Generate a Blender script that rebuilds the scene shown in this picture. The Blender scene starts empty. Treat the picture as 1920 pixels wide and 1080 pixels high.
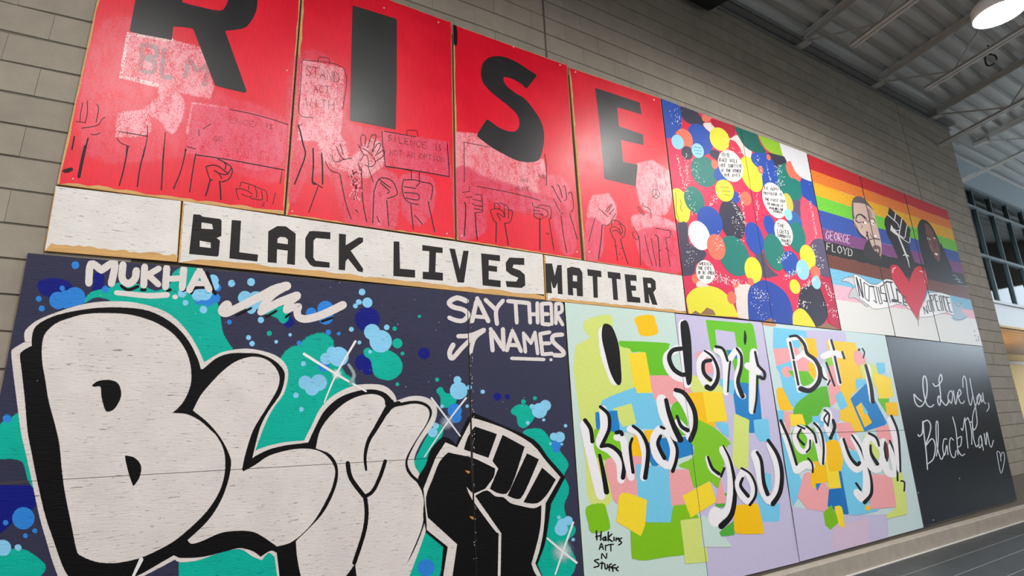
import bpy, math, random
from mathutils import Vector, Matrix
from mathutils.geometry import tessellate_polygon
random.seed(7)
SC = bpy.context.scene
COL = SC.collection

# ------------------------------------------------------------------ camera
EYE = 1.61                      # eye height above the floor
F = 1024.297                    # focal length in pixels of a 1920 px wide frame
RIGHT = Vector((0.8579521, -0.51238042, -0.03720889))
UP = Vector((-0.09505681, -0.22951053, 0.96865325))
FWD = Vector((0.50485879, 0.82752113, 0.24561428))
cam_d = bpy.data.cameras.new('camera')
cam_d.sensor_width = 36.0
cam_d.lens = 36.0 * F / 1920.0
cam_d.clip_start = 0.05
cam_d.clip_end = 400
cam = bpy.data.objects.new('camera', cam_d)
COL.objects.link(cam)
cam.matrix_world = Matrix(((RIGHT.x, UP.x, -FWD.x, 0), (RIGHT.y, UP.y, -FWD.y, 0), (RIGHT.z, UP.z, -FWD.z, EYE), (0, 0, 0, 1)))
SC.camera = cam

# ------------------------------------------------------------------ light and exposure
LAMP_POWER = 112.0
WORLD = 3.0
w = bpy.data.worlds.new('sky')
SC.world = w
w.use_nodes = True
bg = w.node_tree.nodes['Background']
bg.inputs[0].default_value = (0.74, 0.87, 1.0, 1)
bg.inputs[1].default_value = WORLD
vs = SC.view_settings
vs.view_transform = 'Standard'
vs.look = 'None'
vs.exposure = 1.24
vs.gamma = 1.0
vs.use_curve_mapping = False
SC.cycles.max_bounces = 8
SC.cycles.diffuse_bounces = 4
SC.cycles.transparent_max_bounces = 24

# ------------------------------------------------------------------ helpers
def lin(c):
    c = c / 255.0
    return c / 12.92 if c <= 0.04045 else ((c + 0.055) / 1.055) ** 2.4

def rgb(c):
    return (lin(c[0]), lin(c[1]), lin(c[2]), 1.0)

MATS = {}
def nodes(name):
    m = bpy.data.materials.new(name)
    m.use_nodes = True
    nt = m.node_tree
    return m, nt, nt.nodes['Principled BSDF'], nt.nodes['Material Output']

def mapping(nt, scale, rot=(0, 0, 0)):
    tc = nt.nodes.new('ShaderNodeTexCoord')
    mp = nt.nodes.new('ShaderNodeMapping')
    mp.inputs['Scale'].default_value = scale
    mp.inputs['Rotation'].default_value = rot
    nt.links.new(tc.outputs['Object'], mp.inputs['Vector'])
    return mp

def noise(nt, vec, scale, detail=4.0, rough=0.6, dist=0.0):
    n = nt.nodes.new('ShaderNodeTexNoise')
    n.inputs['Scale'].default_value = scale
    n.inputs['Detail'].default_value = detail
    n.inputs['Roughness'].default_value = rough
    n.inputs['Distortion'].default_value = dist
    if vec is not None:
        nt.links.new(vec.outputs[0], n.inputs['Vector'])
    return n

def ramp(nt, fac, stops):
    r = nt.nodes.new('ShaderNodeValToRGB')
    e = r.color_ramp.elements
    while len(e) > 1:
        e.remove(e[-1])
    e[0].position, e[0].color = stops[0][0], (stops[0][1],) * 3 + (1,)
    for p, v in stops[1:]:
        x = e.new(p)
        x.color = (v, v, v, 1)
    nt.links.new(fac, r.inputs['Fac'])
    return r

def mixc(nt, mode, fac, a, b):
    m = nt.nodes.new('ShaderNodeMix')
    m.data_type = 'RGBA'
    m.blend_type = mode
    for k, v in ((0, fac), (6, a), (7, b)):
        if hasattr(v, 'is_linked') or hasattr(v, 'links'):
            nt.links.new(v, m.inputs[k])
        else:
            m.inputs[k].default_value = v
    return m.outputs[2]

def bump(nt, bs, h, strength, dist=0.002):
    b = nt.nodes.new('ShaderNodeBump')
    b.inputs['Strength'].default_value = strength
    b.inputs['Distance'].default_value = dist
    nt.links.new(h, b.inputs['Height'])
    nt.links.new(b.outputs[0], bs.inputs['Normal'])

SPEC = {'gloss': 0.36, 'worn_glare': 0.5, 'osb': 0.14, 'chalkboard': 0.16, 'pencil': 0.2, 'flat': 0.2}
def paint(c, fin='flat', soft=False):
    """dried paint of one colour; fin says what board it lies on"""
    key = (tuple(c), fin, soft)
    if key in MATS:
        return MATS[key]
    m, nt, bs, out = nodes('paint_%s_%d_%d_%d' % (fin, c[0], c[1], c[2]))
    L = nt.links
    col = rgb(c)
    base = None
    if fin == 'osb':              # wafer board: dark flecks where the strands part
        mp = mapping(nt, (7, 1, 55))
        n = noise(nt, mp, 3.0, 5.0, 0.62, 0.6)
        fl = ramp(nt, n.outputs['Fac'], [(0.0, 0.30), (0.335, 0.35), (0.375, 1.0), (1, 1)])
        n2 = noise(nt, mapping(nt, (1, 1, 1)), 5.0, 3.0)
        big = ramp(nt, n2.outputs['Fac'], [(0.3, 0.93), (0.7, 1.05)])
        a = mixc(nt, 'MULTIPLY', 1.0, col, fl.outputs[0])
        base = mixc(nt, 'MULTIPLY', 1.0, a, big.outputs[0])
        bs.inputs['Roughness'].default_value = 0.5
        bump(nt, bs, n.outputs['Fac'], 0.55, 0.004)
    elif fin == 'gloss':          # rolled enamel with worn roller streaks
        n = noise(nt, mapping(nt, (70, 1, 4)), 2.0, 5.0, 0.65)
        n2 = noise(nt, mapping(nt, (1, 1, 1)), 3.2, 5.0, 0.6)
        s = ramp(nt, n.outputs['Fac'], [(0.25, 0.86), (0.75, 1.1)])
        s2 = ramp(nt, n2.outputs['Fac'], [(0.3, 0.9), (0.7, 1.08)])
        a = mixc(nt, 'MULTIPLY', 1.0, col, s.outputs[0])
        base = mixc(nt, 'MULTIPLY', 1.0, a, s2.outputs[0])
        r = ramp(nt, n2.outputs['Fac'], [(0.25, 0.32), (0.75, 0.42)])
        L.new(r.outputs[0], bs.inputs['Roughness'])
        bump(nt, bs, n.outputs['Fac'], 0.16, 0.002)
    elif fin == 'worn_glare':           # thin brushed over-coat, patchy; also carries painted glare
        n = noise(nt, mapping(nt, (60, 1, 10)), 3.0, 6.0, 0.7)
        s = ramp(nt, n.outputs['Fac'], [(0.3, 0.90), (0.7, 1.06)])
        base = mixc(nt, 'MULTIPLY', 1.0, col, s.outputs[0])
        bs.inputs['Roughness'].default_value = 0.36
        bump(nt, bs, n.outputs['Fac'], 0.12, 0.002)
        soft = True
    elif fin == 'pencil':         # dabbed on with a dry brush
        n = noise(nt, mapping(nt, (1, 1, 1)), 38.0, 4.0, 0.75)
        s = ramp(nt, n.outputs['Fac'], [(0.3, 0.72), (0.5, 1.0), (0.72, 1.32)])
        base = mixc(nt, 'MULTIPLY', 1.0, col, s.outputs[0])
        bs.inputs['Roughness'].default_value = 0.5
        bump(nt, bs, n.outputs['Fac'], 0.3, 0.003)
    elif fin == 'chalkboard':
        n = noise(nt, mapping(nt, (1, 1, 1)), 4.0, 6.0, 0.7)
        s = ramp(nt, n.outputs['Fac'], [(0.3, 0.75), (0.7, 1.35)])
        base = mixc(nt, 'MULTIPLY', 1.0, col, s.outputs[0])
        bs.inputs['Roughness'].default_value = 0.30
        n3 = noise(nt, mapping(nt, (30, 1, 60)), 2.0, 4.0, 0.7)
        bump(nt, bs, n3.outputs['Fac'], 0.4, 0.004)
    else:                         # ordinary paint on plywood
        n = noise(nt, mapping(nt, (40, 1, 40)), 2.0, 4.0, 0.6)
        s = ramp(nt, n.outputs['Fac'], [(0.3, 0.93), (0.7, 1.05)])
        base = mixc(nt, 'MULTIPLY', 1.0, col, s.outputs[0])
        bs.inputs['Roughness'].default_value = 0.45
        bump(nt, bs, n.outputs['Fac'], 0.18, 0.002)
    bs.inputs['Specular IOR Level'].default_value = SPEC.get(fin, 0.3)
    L.new(base, bs.inputs['Base Color'])
    if soft:
        at = nt.nodes.new('ShaderNodeAttribute')
        at.attribute_name = 'cover'
        tr = nt.nodes.new('ShaderNodeBsdfTransparent')
        mx = nt.nodes.new('ShaderNodeMixShader')
        fac = at.outputs['Fac']
        # spray and dry brush thin out in fine specks, not in glassy veils
        if fin == 'worn_glare':
            mu = nt.nodes.new('ShaderNodeMath')
            mu.operation = 'MULTIPLY'
            n4 = noise(nt, mapping(nt, (9, 1, 4)), 2.4, 7.0, 0.7)
            rr = ramp(nt, n4.outputs['Fac'], [(0.28, 0.30), (0.66, 0.86)])
            L.new(fac, mu.inputs[0]); L.new(rr.outputs[0], mu.inputs[1])
            fac = mu.outputs[0]
            sp = noise(nt, mapping(nt, (130, 1, 40)), 3.0, 2.0, 0.6)
        else:
            sp = noise(nt, mapping(nt, (1, 1, 1)), 420.0, 1.0, 0.5)
        sr = ramp(nt, sp.outputs['Fac'], [(0.32, 0.02), (0.68, 0.98)])
        gt = nt.nodes.new('ShaderNodeMath')
        gt.operation = 'GREATER_THAN'
        L.new(fac, gt.inputs[0]); L.new(sr.outputs[0], gt.inputs[1])
        fac = gt.outputs[0]
        L.new(fac, mx.inputs[0]); L.new(tr.outputs[0], mx.inputs[1]); L.new(bs.outputs[0], mx.inputs[2])
        L.new(mx.outputs[0], out.inputs['Surface'])
    MATS[key] = m
    return m

def simple(name, c, rough=0.6, metal=0.0, var=0.12, scale=6.0, bumpy=0.0, stretch=(1, 1, 1), rnd=0.0):
    if name in MATS:
        return MATS[name]
    m, nt, bs, out = nodes(name)
    n = noise(nt, mapping(nt, stretch), scale, 6.0, 0.65)
    s = ramp(nt, n.outputs['Fac'], [(0.25, 1 - var), (0.75, 1 + var)])
    base = mixc(nt, 'MULTIPLY', 1.0, rgb(c), s.outputs[0])
    if rnd:
        oi = nt.nodes.new('ShaderNodeObjectInfo')
        rr = ramp(nt, oi.outputs['Random'], [(0, 1 - rnd), (1, 1 + rnd)])
        base = mixc(nt, 'MULTIPLY', 1.0, base, rr.outputs[0])
    nt.links.new(base, bs.inputs['Base Color'])
    bs.inputs['Roughness'].default_value = rough
    bs.inputs['Metallic'].default_value = metal
    if bumpy:
        n2 = noise(nt, mapping(nt, (1, 1, 1)), scale * 14, 4.0, 0.7)
        bump(nt, bs, n2.outputs['Fac'], bumpy, 0.004)
    MATS[name] = m
    return m

def mesh_obj(name, verts, faces, mat, parent=None, mats2=None, fmat=None):
    me = bpy.data.meshes.new(name)
    me.from_pydata([tuple(v) for v in verts], [], faces)
    me.materials.append(mat)
    if mats2:
        me.materials.append(mats2)
        me.polygons.foreach_set('material_index', fmat)
    me.update()
    o = bpy.data.objects.new(name, me)
    COL.objects.link(o)
    if parent is not None:
        o.parent = parent
    return o

def tag(o, label=None, cat=None, group=None, kind=None):
    if label: o['label'] = label
    if cat: o['category'] = cat
    if group: o['group'] = group
    if kind: o['kind'] = kind
    return o

def empty(name, loc):
    o = bpy.data.objects.new(name, None)
    o.location = loc
    o.empty_display_size = 0.1
    COL.objects.link(o)
    return o

class MB:
    def __init__(s): s.v, s.f = [], []
    def add(s, v, f):
        n = len(s.v)
        s.v += [tuple(p) for p in v]
        s.f += [tuple(i + n for i in q) for q in f]
        return s
    def box(s, a, b):
        x0, y0, z0 = a; x1, y1, z1 = b
        return s.add([(x0,y0,z0),(x1,y0,z0),(x1,y1,z0),(x0,y1,z0),(x0,y0,z1),(x1,y0,z1),(x1,y1,z1),(x0,y1,z1)],
                     [(0,3,2,1),(4,5,6,7),(0,1,5,4),(1,2,6,5),(2,3,7,6),(3,0,4,7)])
    def bar(s, p, q, wd, ht, up=(0, 0, 1)):
        p, q = Vector(p), Vector(q)
        d = (q - p).normalized(); sd = d.cross(Vector(up)).normalized(); u = sd.cross(d)
        a, b = sd * wd / 2, u * ht / 2
        vs_ = [p-a-b, p+a-b, p+a+b, p-a+b, q-a-b, q+a-b, q+a+b, q-a+b]
        return s.add(vs_, [(0,1,2,3),(7,6,5,4),(0,4,5,1),(1,5,6,2),(2,6,7,3),(3,7,4,0)])
    def tube(s, p, q, r, n=8):
        p, q = Vector(p), Vector(q)
        d = (q - p).normalized()
        a = d.orthogonal().normalized(); b = d.cross(a)
        v = [c + (a * math.cos(2*math.pi*i/n) + b * math.sin(2*math.pi*i/n)) * r for c in (p, q) for i in range(n)]
        f = [(i, (i+1) % n, n + (i+1) % n, n + i) for i in range(n)] + [tuple(range(n-1, -1, -1)), tuple(range(n, 2*n))]
        return s.add(v, f)
    def lathe(s, c, prof, n=24):
        v = [(c[0] + r*math.cos(2*math.pi*i/n), c[1] + r*math.sin(2*math.pi*i/n), c[2] + z) for r, z in prof for i in range(n)]
        f = [(k*n+i, k*n+(i+1) % n, (k+1)*n+(i+1) % n, (k+1)*n+i) for k in range(len(prof)-1) for i in range(n)]
        return s.add(v, f)
    def build(s, name, mat, parent=None, off=None):
        vv = s.v if off is None else [(x-off[0], y-off[1], z-off[2]) for x, y, z in s.v]
        return mesh_obj(name, vv, s.f, mat, parent)

# ------------------------------------------------------------------ measuring the wall from the photograph
D = 3.58                         # distance from the eye to the face of the boards
def ray(px, py):
    a = (px - 960) / F; b = (py - 540) / F
    return RIGHT * a - UP * b + FWD
def W(px, py):                   # pixel -> (x, z) on the plane of the boards
    d = ray(px, py)
    return (d.x / d.y * D, d.z / d.y * D + EYE)

# lens model of the photograph: used to find where the real courses of the block wall run
PK = (1002.9427, -0.0333186, 0.0607813)
def rotm(yaw, pitch, roll):
    cy, sy, cp, sp, cr, sr = math.cos(yaw), math.sin(yaw), math.cos(pitch), math.sin(pitch), math.cos(roll), math.sin(roll)
    fw = Vector((sy*cp, cy*cp, sp)); r0 = Vector((cy, -sy, 0)); u0 = r0.cross(fw)
    return cr*r0 + sr*u0, -sr*r0 + cr*u0, fw
KR, KU, KF = rotm(0.530758372, 0.267007303, -0.0421336714)
def G(i, k):                     # block column i, course k -> (x, z) on the wall
    wgt = min(max(i / 5.0, 0), 1) * min(max((27 - i) / 15.0, 0), 1)
    k2 = k + 0.025 * max(k, 0) * wgt - 0.25 * min(max(i, 0) / 27.0, 1.2)
    d = Vector((i * 0.1143, 1.0, 0.277 + 0.0545 * k2))
    dz = max(d.dot(KF), 0.05)
    ux, uy = d.dot(KR) / dz * PK[0] / 1000, -d.dot(KU) / dz * PK[0] / 1000
    x, y = ux, uy
    for _ in range(30):
        r2 = min(x*x + y*y, 1.15)
        g = 1 + PK[1]*r2 + PK[2]*r2*r2
        x, y = ux / g, uy / g
    return W(960 + x*1000, 540 + y*1000)
# ------------------------------------------------------------------ the boards (corner pixels, clockwise from top left; 'u' = wall units of D)
def U(x, z): return (x * D, z * D + EYE)
def corner(c): return U(c[1], c[2]) if c[0] == 'u' else W(*c)
BOARDS = {
 'R1': [('u', -.174, .925), ('u', .1355, .930), (532, 402), (107, 345)],
 'R2': [('u', .1390, .930), (846, 42), (853, 449), (536, 403)],
 'R3': [(850, 46), (1063, 122), (1090, 487), (857, 450)],
 'R4': [(1067, 126), (1238, 184), (1278.5, 516), (1096, 488)],
 'W1': [(104, 349), (340, 377), (332, 491), (83, 470)],
 'W2': [(343, 377), (1018, 477), (1022, 562), (334, 492)],
 'W3': [(1020, 478), (1279, 517), (1287, 588), (1024, 563)],
 'G1': [(52, 474), (875.6, 548), (882.4, 854.6), ('u', -.208, -.0464)],
 'G2': [('u', -.208, -.0471), (882.4, 855.5), (894.4, 1118), ('u', -.208, -.384)],
 'G3': [(876.4, 548), (1056, 566), (1096, 1115), (895, 1118)],
 'J1': [(1059, 567), (1264.6, 587), (1328.6, 1096), (1098, 1115)],
 'J2': [(1265.5, 588), (1428.6, 604), (1498.6, 1054), (1329.5, 1096)],
 'J3': [(1429.4, 604), (1659.6, 629), (1695.4, 806.3), (1463.6, 813.4)],
 'J4': [(1463.8, 814.2), (1695.6, 807.1), (1731.6, 989), (1499.4, 1053)],
 'K1': [(1661, 630), (1842, 650), (1907, 937), (1733, 989)],
 'E1': [(1240, 185), (1388.4, 240.6), (1448.4, 604), (1289, 588)],
 'E2': [(1389.2, 241), (1512, 287), (1576, 619), (1449.2, 604.5)],
 'F1': [(1514, 289), (1611, 329), (1678, 630), (1578, 620)],
 'F2': [(1612.5, 329.5), (1695, 363), (1762, 640), (1679.5, 630.5)],
 'F3': [(1696.5, 363.5), (1776, 395), (1842, 649), (1763.5, 640.5)],
}
QUAD = {k: [corner(c) for c in v] for k, v in BOARDS.items()}

def inside(q, p):
    s = 0
    for i in range(4):
        a, b = q[i], q[(i + 1) % 4]
        c = (b[0]-a[0])*(p[1]-a[1]) - (b[1]-a[1])*(p[0]-a[0])
        if s == 0: s = 1 if c > 0 else -1
        elif (c > 0) != (s > 0): return False
    return True
def clip_half(poly, a, b, sgn):
    out = []
    n = len(poly)
    for i in range(n):
        p, q = poly[i], poly[(i + 1) % n]
        cp = ((b[0]-a[0])*(p[1]-a[1]) - (b[1]-a[1])*(p[0]-a[0])) * sgn
        cq = ((b[0]-a[0])*(q[1]-a[1]) - (b[1]-a[1])*(q[0]-a[0])) * sgn
        if cp >= 0: out.append(p)
        if (cp > 0 and cq < 0) or (cp < 0 and cq > 0):
            t = cp / (cp - cq)
            out.append(tuple(u + (v - u) * t for u, v in zip(p, q)))
    return out
def clip(poly, quad):
    a, b, c = quad[0], quad[1], quad[2]
    sgn = 1 if (b[0]-a[0])*(c[1]-a[1]) - (b[1]-a[1])*(c[0]-a[0]) > 0 else -1
    for i in range(4):
        poly = clip_half(poly, quad[i], quad[(i + 1) % 4], sgn)
        if len(poly) < 3: return []
    return poly
def project(x, y, z):
    d = Vector((x, y, z - EYE)); w_ = d.dot(FWD)
    return (960 + F*d.dot(RIGHT)/w_, 540 - F*d.dot(UP)/w_) if w_ > 0.05 else (-9999, -9999)

# ------------------------------------------------------------------ block wall
WALLY = D + 0.016                # face of the blocks; the boards are 12 mm thick
X_END = 11.9
mortar = simple('mortar', (104, 97, 87), 0.9, scale=12)
block_m = simple('concrete_block', (148, 139, 126), 0.82, var=0.13, scale=5.0, bumpy=0.35, rnd=0.06)
steel = simple('painted_steel', (176, 176, 172), 0.5, var=0.06)
mb = MB().box((-6.0, WALLY + 0.006, 0), (X_END, WALLY + 0.22, 6.72))
wall_o = tag(mb.build('wall_front', mortar), kind='structure', label='grey concrete block wall behind the painted boards')
CTRL = (6.36, 24.42)             # vertical control joints
cells = []
for k in range(-10, 24):
    i = -14.0 + (0.0 if k % 2 == 0 else 0.5)
    edges = sorted([i + n for n in range(46)] + list(CTRL))
    for a, b in zip(edges, edges[1:]):
        if b - a < 0.06: continue
        ga = 0.035 if a in CTRL else 0.002; gb = 0.02 if b in CTRL else 0.002
        lo, hi = k + 0.024, k + 1 - 0.024
        q = [G(a + ga, lo), G(b - gb, lo), G(b - gb, hi), G(a + ga, hi)]
        if min(p[0] for p in q) > X_END or max(p[1] for p in q) < 0.19 or min(p[1] for p in q) > 6.70 or max(p[0] for p in q) < -6.0: continue
        if all(any(inside(QQ, p) for QQ in QUAD.values()) for p in q): continue
        q = clip_half(q, (X_END, 0), (X_END, 1), 1)
        q = clip_half(q, (0, 6.70), (1, 6.70), -1) if len(q) > 2 else q
        q = clip_half(q, (0, 0.19), (1, 0.19), 1) if len(q) > 2 else q
        if len(q) < 3: continue
        pp = [project(x, WALLY, z) for x, z in q]
        pp = [(min(max(u, 0), 1920), min(max(v, 0), 1080)) for u, v in pp]
        ar = abs(sum(pp[n][0]*pp[(n+1) % len(pp)][1] - pp[(n+1) % len(pp)][0]*pp[n][1] for n in range(len(pp)))) / 2
        c = [sum(t)/len(q) for t in zip(*q)]
        if any(inside(QQ, c) for QQ in QUAD.values()): ar *= 0.4
        cells.append((ar, q))
cells.sort(key=lambda t: -t[0])
def block_mesh(q, mbb):
    n = len(q)
    cx = sum(p[0] for p in q)/n; cz = sum(p[1] for p in q)/n
    pr = random.uniform(-0.0012, 0.0012)
    def shr(p, d_):
        v = Vector((p[0]-cx, p[1]-cz)); l = v.length
        return (cx + v.x*(1-d_/l), cz + v.y*(1-d_/l))
    fr = [(cx + (p[0]-cx)*0.999, cz + (p[1]-cz)*0.965) for p in q]
    v = [(p[0], WALLY + pr, p[1]) for p in fr] + [(p[0], WALLY + 0.004, p[1]) for p in q] + [(p[0], WALLY + 0.03, p[1]) for p in q]
    f = [tuple(range(n))] + [(i, i+n, (i+1) % n+n, (i+1) % n) for i in range(n)] + [(i+n, i+2*n, (i+1) % n+2*n, (i+1) % n+n) for i in range(n)]
    mbb.add(v, f)
for ar, q in cells[:300]:
    if ar < 8: continue
    m_ = MB(); block_mesh(q, m_); m_.build('concrete_block', block_m, wall_o)
m_ = MB()
for n_, (ar, q) in enumerate(cells):
    if n_ >= 300 or ar < 8: block_mesh(q, m_)
tag(m_.build('concrete_blocks', block_m, wall_o), kind='stuff')

# curb at the foot of the wall
curb_m = simple('curb_concrete', (160, 150, 138), 0.75, var=0.14, scale=7, bumpy=0.25)
CY = D - 0.035
m_ = MB()
prof = [(CY, 0.0), (CY, 0.165), (CY + 0.008, 0.176), (WALLY + 0.02, 0.196), (WALLY + 0.02, 0.0)]
m_.add([(x, y, z) for x in (-6.0, X_END) for y, z in prof], [(i, (i+1) % 5, (i+1) % 5+5, i+5) for i in range(5)] + [(4,3,2,1,0), (5,6,7,8,9)])
tag(m_.build('baseboard_front', curb_m), kind='structure', label='low concrete curb along the foot of the block wall')
m_ = MB().box((-6.0, CY - 0.02, 0.0), (X_END, CY, 0.006))
tag(m_.build('trim_1', simple('sealant', (205, 203, 198), 0.6)), kind='structure', label='pale sealant joint between curb and floor')

# floor: dark tiles with pale joints
grout = simple('grout', (168, 168, 164), 0.8)
tile_m = simple('slate_tile', (58, 62, 65), 0.42, var=0.15, scale=4, bumpy=0.12, rnd=0.08)
floor_o = tag(MB().box((-10, -9.2, -0.2), (24, 9.0, -0.0012)).build('floor', grout), kind='structure', label='dark grey tiled floor with pale joints')
TX, TY = 0.51, 0.305
tiles = []
for ix in range(-6, 46):
    for iy in range(0, 13):
        y1 = CY - 0.024 - iy * TY; y0 = y1 - TY
        x0 = 6.46 - 14*TX + ix * TX + (0.17 * (iy % 3)); x1 = x0 + TX
        if x1 > 24: continue
        g = 0.0035
        pts = [(x0+g, y0+g), (x1-g, y0+g), (x1-g, y1-g), (x0+g, y1-g)]
        pp = [project(x, y, 0) for x, y in pts]
        vis = any(-30 < u < 1950 and -30 < v < 1110 for u, v in pp)
        tiles.append((vis, pts))
tm = None
rest = MB()
for vis, pts in tiles:
    cx, cy = (pts[0][0]+pts[2][0])/2, (pts[0][1]+pts[2][1])/2
    if vis:
        if tm is None:
            hx, hy = (pts[1][0]-pts[0][0])/2, (pts[2][1]-pts[1][1])/2
            o = MB().box((-hx, -hy, -0.008), (hx, hy, 0.0)).build('floor_tile', tile_m, floor_o); tm = o.data
        else:
            o = bpy.data.objects.new('floor_tile', tm); COL.objects.link(o); o.parent = floor_o
        o.location = (cx, cy, 0)
    else:
        rest.box((pts[0][0], pts[0][1], -0.008), (pts[2][0], pts[2][1], 0.0))
rest.box((-10, -9.2, -0.008), (24, CY - 0.024 - 13*TY - 0.01, 0.0))
rest.box((X_END + 0.02, CY, -0.008), (24, 9.0, 0.0))
tag(rest.build('floor_tiles', tile_m, floor_o), kind='stuff')

# ------------------------------------------------------------------ roof: ribbed steel deck on bar joists
SL = 0.17                        # the roof rises away from the wall
def roofz(y): return 6.82 + (D - y) * SL
deck_m = simple('deck_paint', (182, 182, 178), 0.55, var=0.05, stretch=(0.3, 3, 1))
m_ = MB()
ys = []
y = 4.6
while y > -9.4:
    ys += [(y, 0.0), (y - 0.085, 0.0), (y - 0.115, 0.075), (y - 0.19, 0.075)]
    y -= 0.22
for x0, x1 in ((-10, 24),):
    v = []; f = []
    for yy, dz in ys:
        v += [(x0, yy, roofz(yy) + dz), (x1, yy, roofz(yy) + dz)]
    f = [(2*i, 2*i+1, 2*i+3, 2*i+2) for i in range(len(ys)-1)]
    m_.add(v, f)
m_.box((-10, -9.4, 9.3), (24, 4.6, 9.4))
tag(m_.build('ceiling', deck_m), kind='structure', label='white ribbed steel roof deck')
# ledger angle between deck and wall
m_ = MB().box((-6, D - 0.10, 6.735), (X_END, WALLY + 0.1, 6.75)).box((-6, D - 0.105, 6.735), (X_END, D - 0.092, 6.80)).box((-6, WALLY - 0.03, 6.66), (X_END, WALLY + 0.0, 6.685))
tag(m_.build('trim_2', simple('ledger_steel', (128, 128, 126), 0.55)), kind='structure', label='steel ledger angle where roof deck meets block wall')

joist_m = simple('joist_paint', (192, 189, 184), 0.5, var=0.05)
dark_m = simple('shadow_gap', (52, 52, 52), 0.8)
def joist(X, label, yb):
    """double angle top chord under the deck, bottom chord hung below, zig-zag web"""
    base = (X, D, roofz(D) - 0.10)
    t = empty('bar_joist', base)
    tag(t, label, 'roof joist', 'bar joists under the steel deck')
    def P(y, dz): return (X - base[0], y - base[1], roofz(y) + dz - base[2])
    yE = -9.2
    m1 = MB()
    for s in (-1, 1):
        m1.bar([a + b for a, b in zip(P(D + 0.09, -0.012), (s*0.045, 0, 0))], [a + b for a, b in zip(P(yE, -0.012), (s*0.045, 0, 0))], 0.07, 0.010)
        m1.bar([a + b for a, b in zip(P(D + 0.09, -0.045), (s*0.012, 0, 0))], [a + b for a, b in zip(P(yE, -0.045), (s*0.012, 0, 0))], 0.009, 0.075)
    m1.build('top_chord', joist_m, t)
    MB().box((-0.07, -0.14, -0.01), (0.07, 0.10, 0.06)).build('bearing_seat', joist_m, t)
    m2 = MB()
    dep = -0.66
    for s in (-1, 1):
        m2.bar([a + b for a, b in zip(P(yb, dep), (s*0.036, 0, 0))], [a + b for a, b in zip(P(yE, dep), (s*0.036, 0, 0))], 0.05, 0.009)
        m2.bar([a + b for a, b in zip(P(yb, dep + 0.03), (s*0.012, 0, 0))], [a + b for a, b in zip(P(yE, dep + 0.03), (s*0.012, 0, 0))], 0.008, 0.06)
    m2.build('bottom_chord', joist_m, t)
    y = D - 0.05; up = True
    pts = [P(y, -0.06), P(2.55, dep + 0.03)]
    yy = 2.55
    while yy > -3.5:
        yy -= 0.62
        pts.append(P(yy, -0.06 if up else dep + 0.03)); up = not up
    for a, b in zip(pts, pts[1:]):
        MB().tube(a, b, 0.014, 6).build('web_member', joist_m, t)
    return t
joist(7.15, 'nearest bar joist, its seat on the wall nearest the wall speaker', 2.93)
joist(9.19, 'middle bar joist, second from the wall speaker, above the rainbow board', 2.93)
joist(11.21, 'bar joist nearest the clerestory windows, its lower chord running to the wall', 3.57)
for X in (13.25, ):
    joist(X, 'bar joist beyond the end of the block wall above the windows', 4.0)
for X, t_ in ((5.11, 'just left of the wall speaker'), (3.07, 'above the red letter E'), (1.03, 'above the red letter I'), (-1.01, 'above the red letter R')):
    joist(X - (0.6 if X > 5 else 0), 'bar joist overhead out of the picture, ' + t_, 2.93)

# ------------------------------------------------------------------ beyond the end of the wall: clerestory windows over a recess
YB = D + 0.55                    # plane of the windows
s_ = YB / D
def WB(px, py):
    d = ray(px, py)
    return (d.x / d.y * YB, d.z / d.y * YB + EYE)
zt, z1, z2, zs, zb = (EYE + v * s_ for v in (3.93, 3.56, 2.62, 1.72, 1.33))
fascia_m = simple('fascia_paint', (168, 182, 190), 0.7, var=0.04)
tag(MB().box((X_END - 1.5, YB - 0.05, zt), (24, YB + 0.25, roofz(YB) + 0.02)).build('wall_upper', fascia_m), kind='structure', label='pale blue grey fascia above the clerestory windows')
beam_m = simple('beam_paint', (226, 232, 236), 0.5, var=0.03)
tag(MB().box((X_END - 1.5, YB - 0.12, zb), (24, YB + 0.25, zs)).box((X_END - 1.5, YB - 0.16, zs - 0.03), (24, YB + 0.25, zs + 0.02)).build('trim_3', beam_m), kind='structure', label='white sill beam under the clerestory windows')
frame_m = simple('window_frame_paint', (62, 72, 74), 0.45, var=0.05)
glass, nt, bs, out = nodes('window_glass')
gl = nt.nodes.new('ShaderNodeBsdfGlossy'); gl.inputs['Roughness'].default_value = 0.03
tr = nt.nodes.new('ShaderNodeBsdfTransparent'); tr.inputs[0].default_value = (0.62, 0.74, 0.76, 1)
mx = nt.nodes.new('ShaderNodeMixShader'); fr = nt.nodes.new('ShaderNodeFresnel'); fr.inputs[0].default_value = 1.22
nt.links.new(fr.outputs[0], mx.inputs[0]); nt.links.new(tr.outputs[0], mx.inputs[1]); nt.links.new(gl.outputs[0], mx.inputs[2]); nt.links.new(mx.outputs[0], out.inputs['Surface'])
win = tag(MB().box((X_END - 1.5, YB + 0.02, zt - 0.05), (24, YB + 0.10, zt)).build('window_1', frame_m), kind='structure', label='dark framed clerestory window band beyond the block wall')
xm = [X_END * s_ - 0.35] + [v * s_ for v in (12.2, 12.99, 13.8, 14.61, 15.42, 16.23, 17.04, 17.85)]
for zz in (z1, z2):
    MB().box((X_END - 1.5, YB + 0.0, zz - 0.03), (xm[-1], YB + 0.08, zz + 0.03)).build('transom', simple('transom_paint', (128, 142, 148), 0.4), win)
for x in xm:
    MB().box((x - 0.03, YB + 0.01, zs), (x + 0.03, YB + 0.075, zt)).build('mullion', frame_m, win)
for xa, xb in zip(xm, xm[1:]):
    for za, zc in ((zs, z2), (z2, z1), (z1, zt)):
        MB().box((xa + 0.035, YB + 0.05, za + 0.03), (xb - 0.035, YB + 0.056, zc - 0.03)).build('pane', glass, win)
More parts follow.
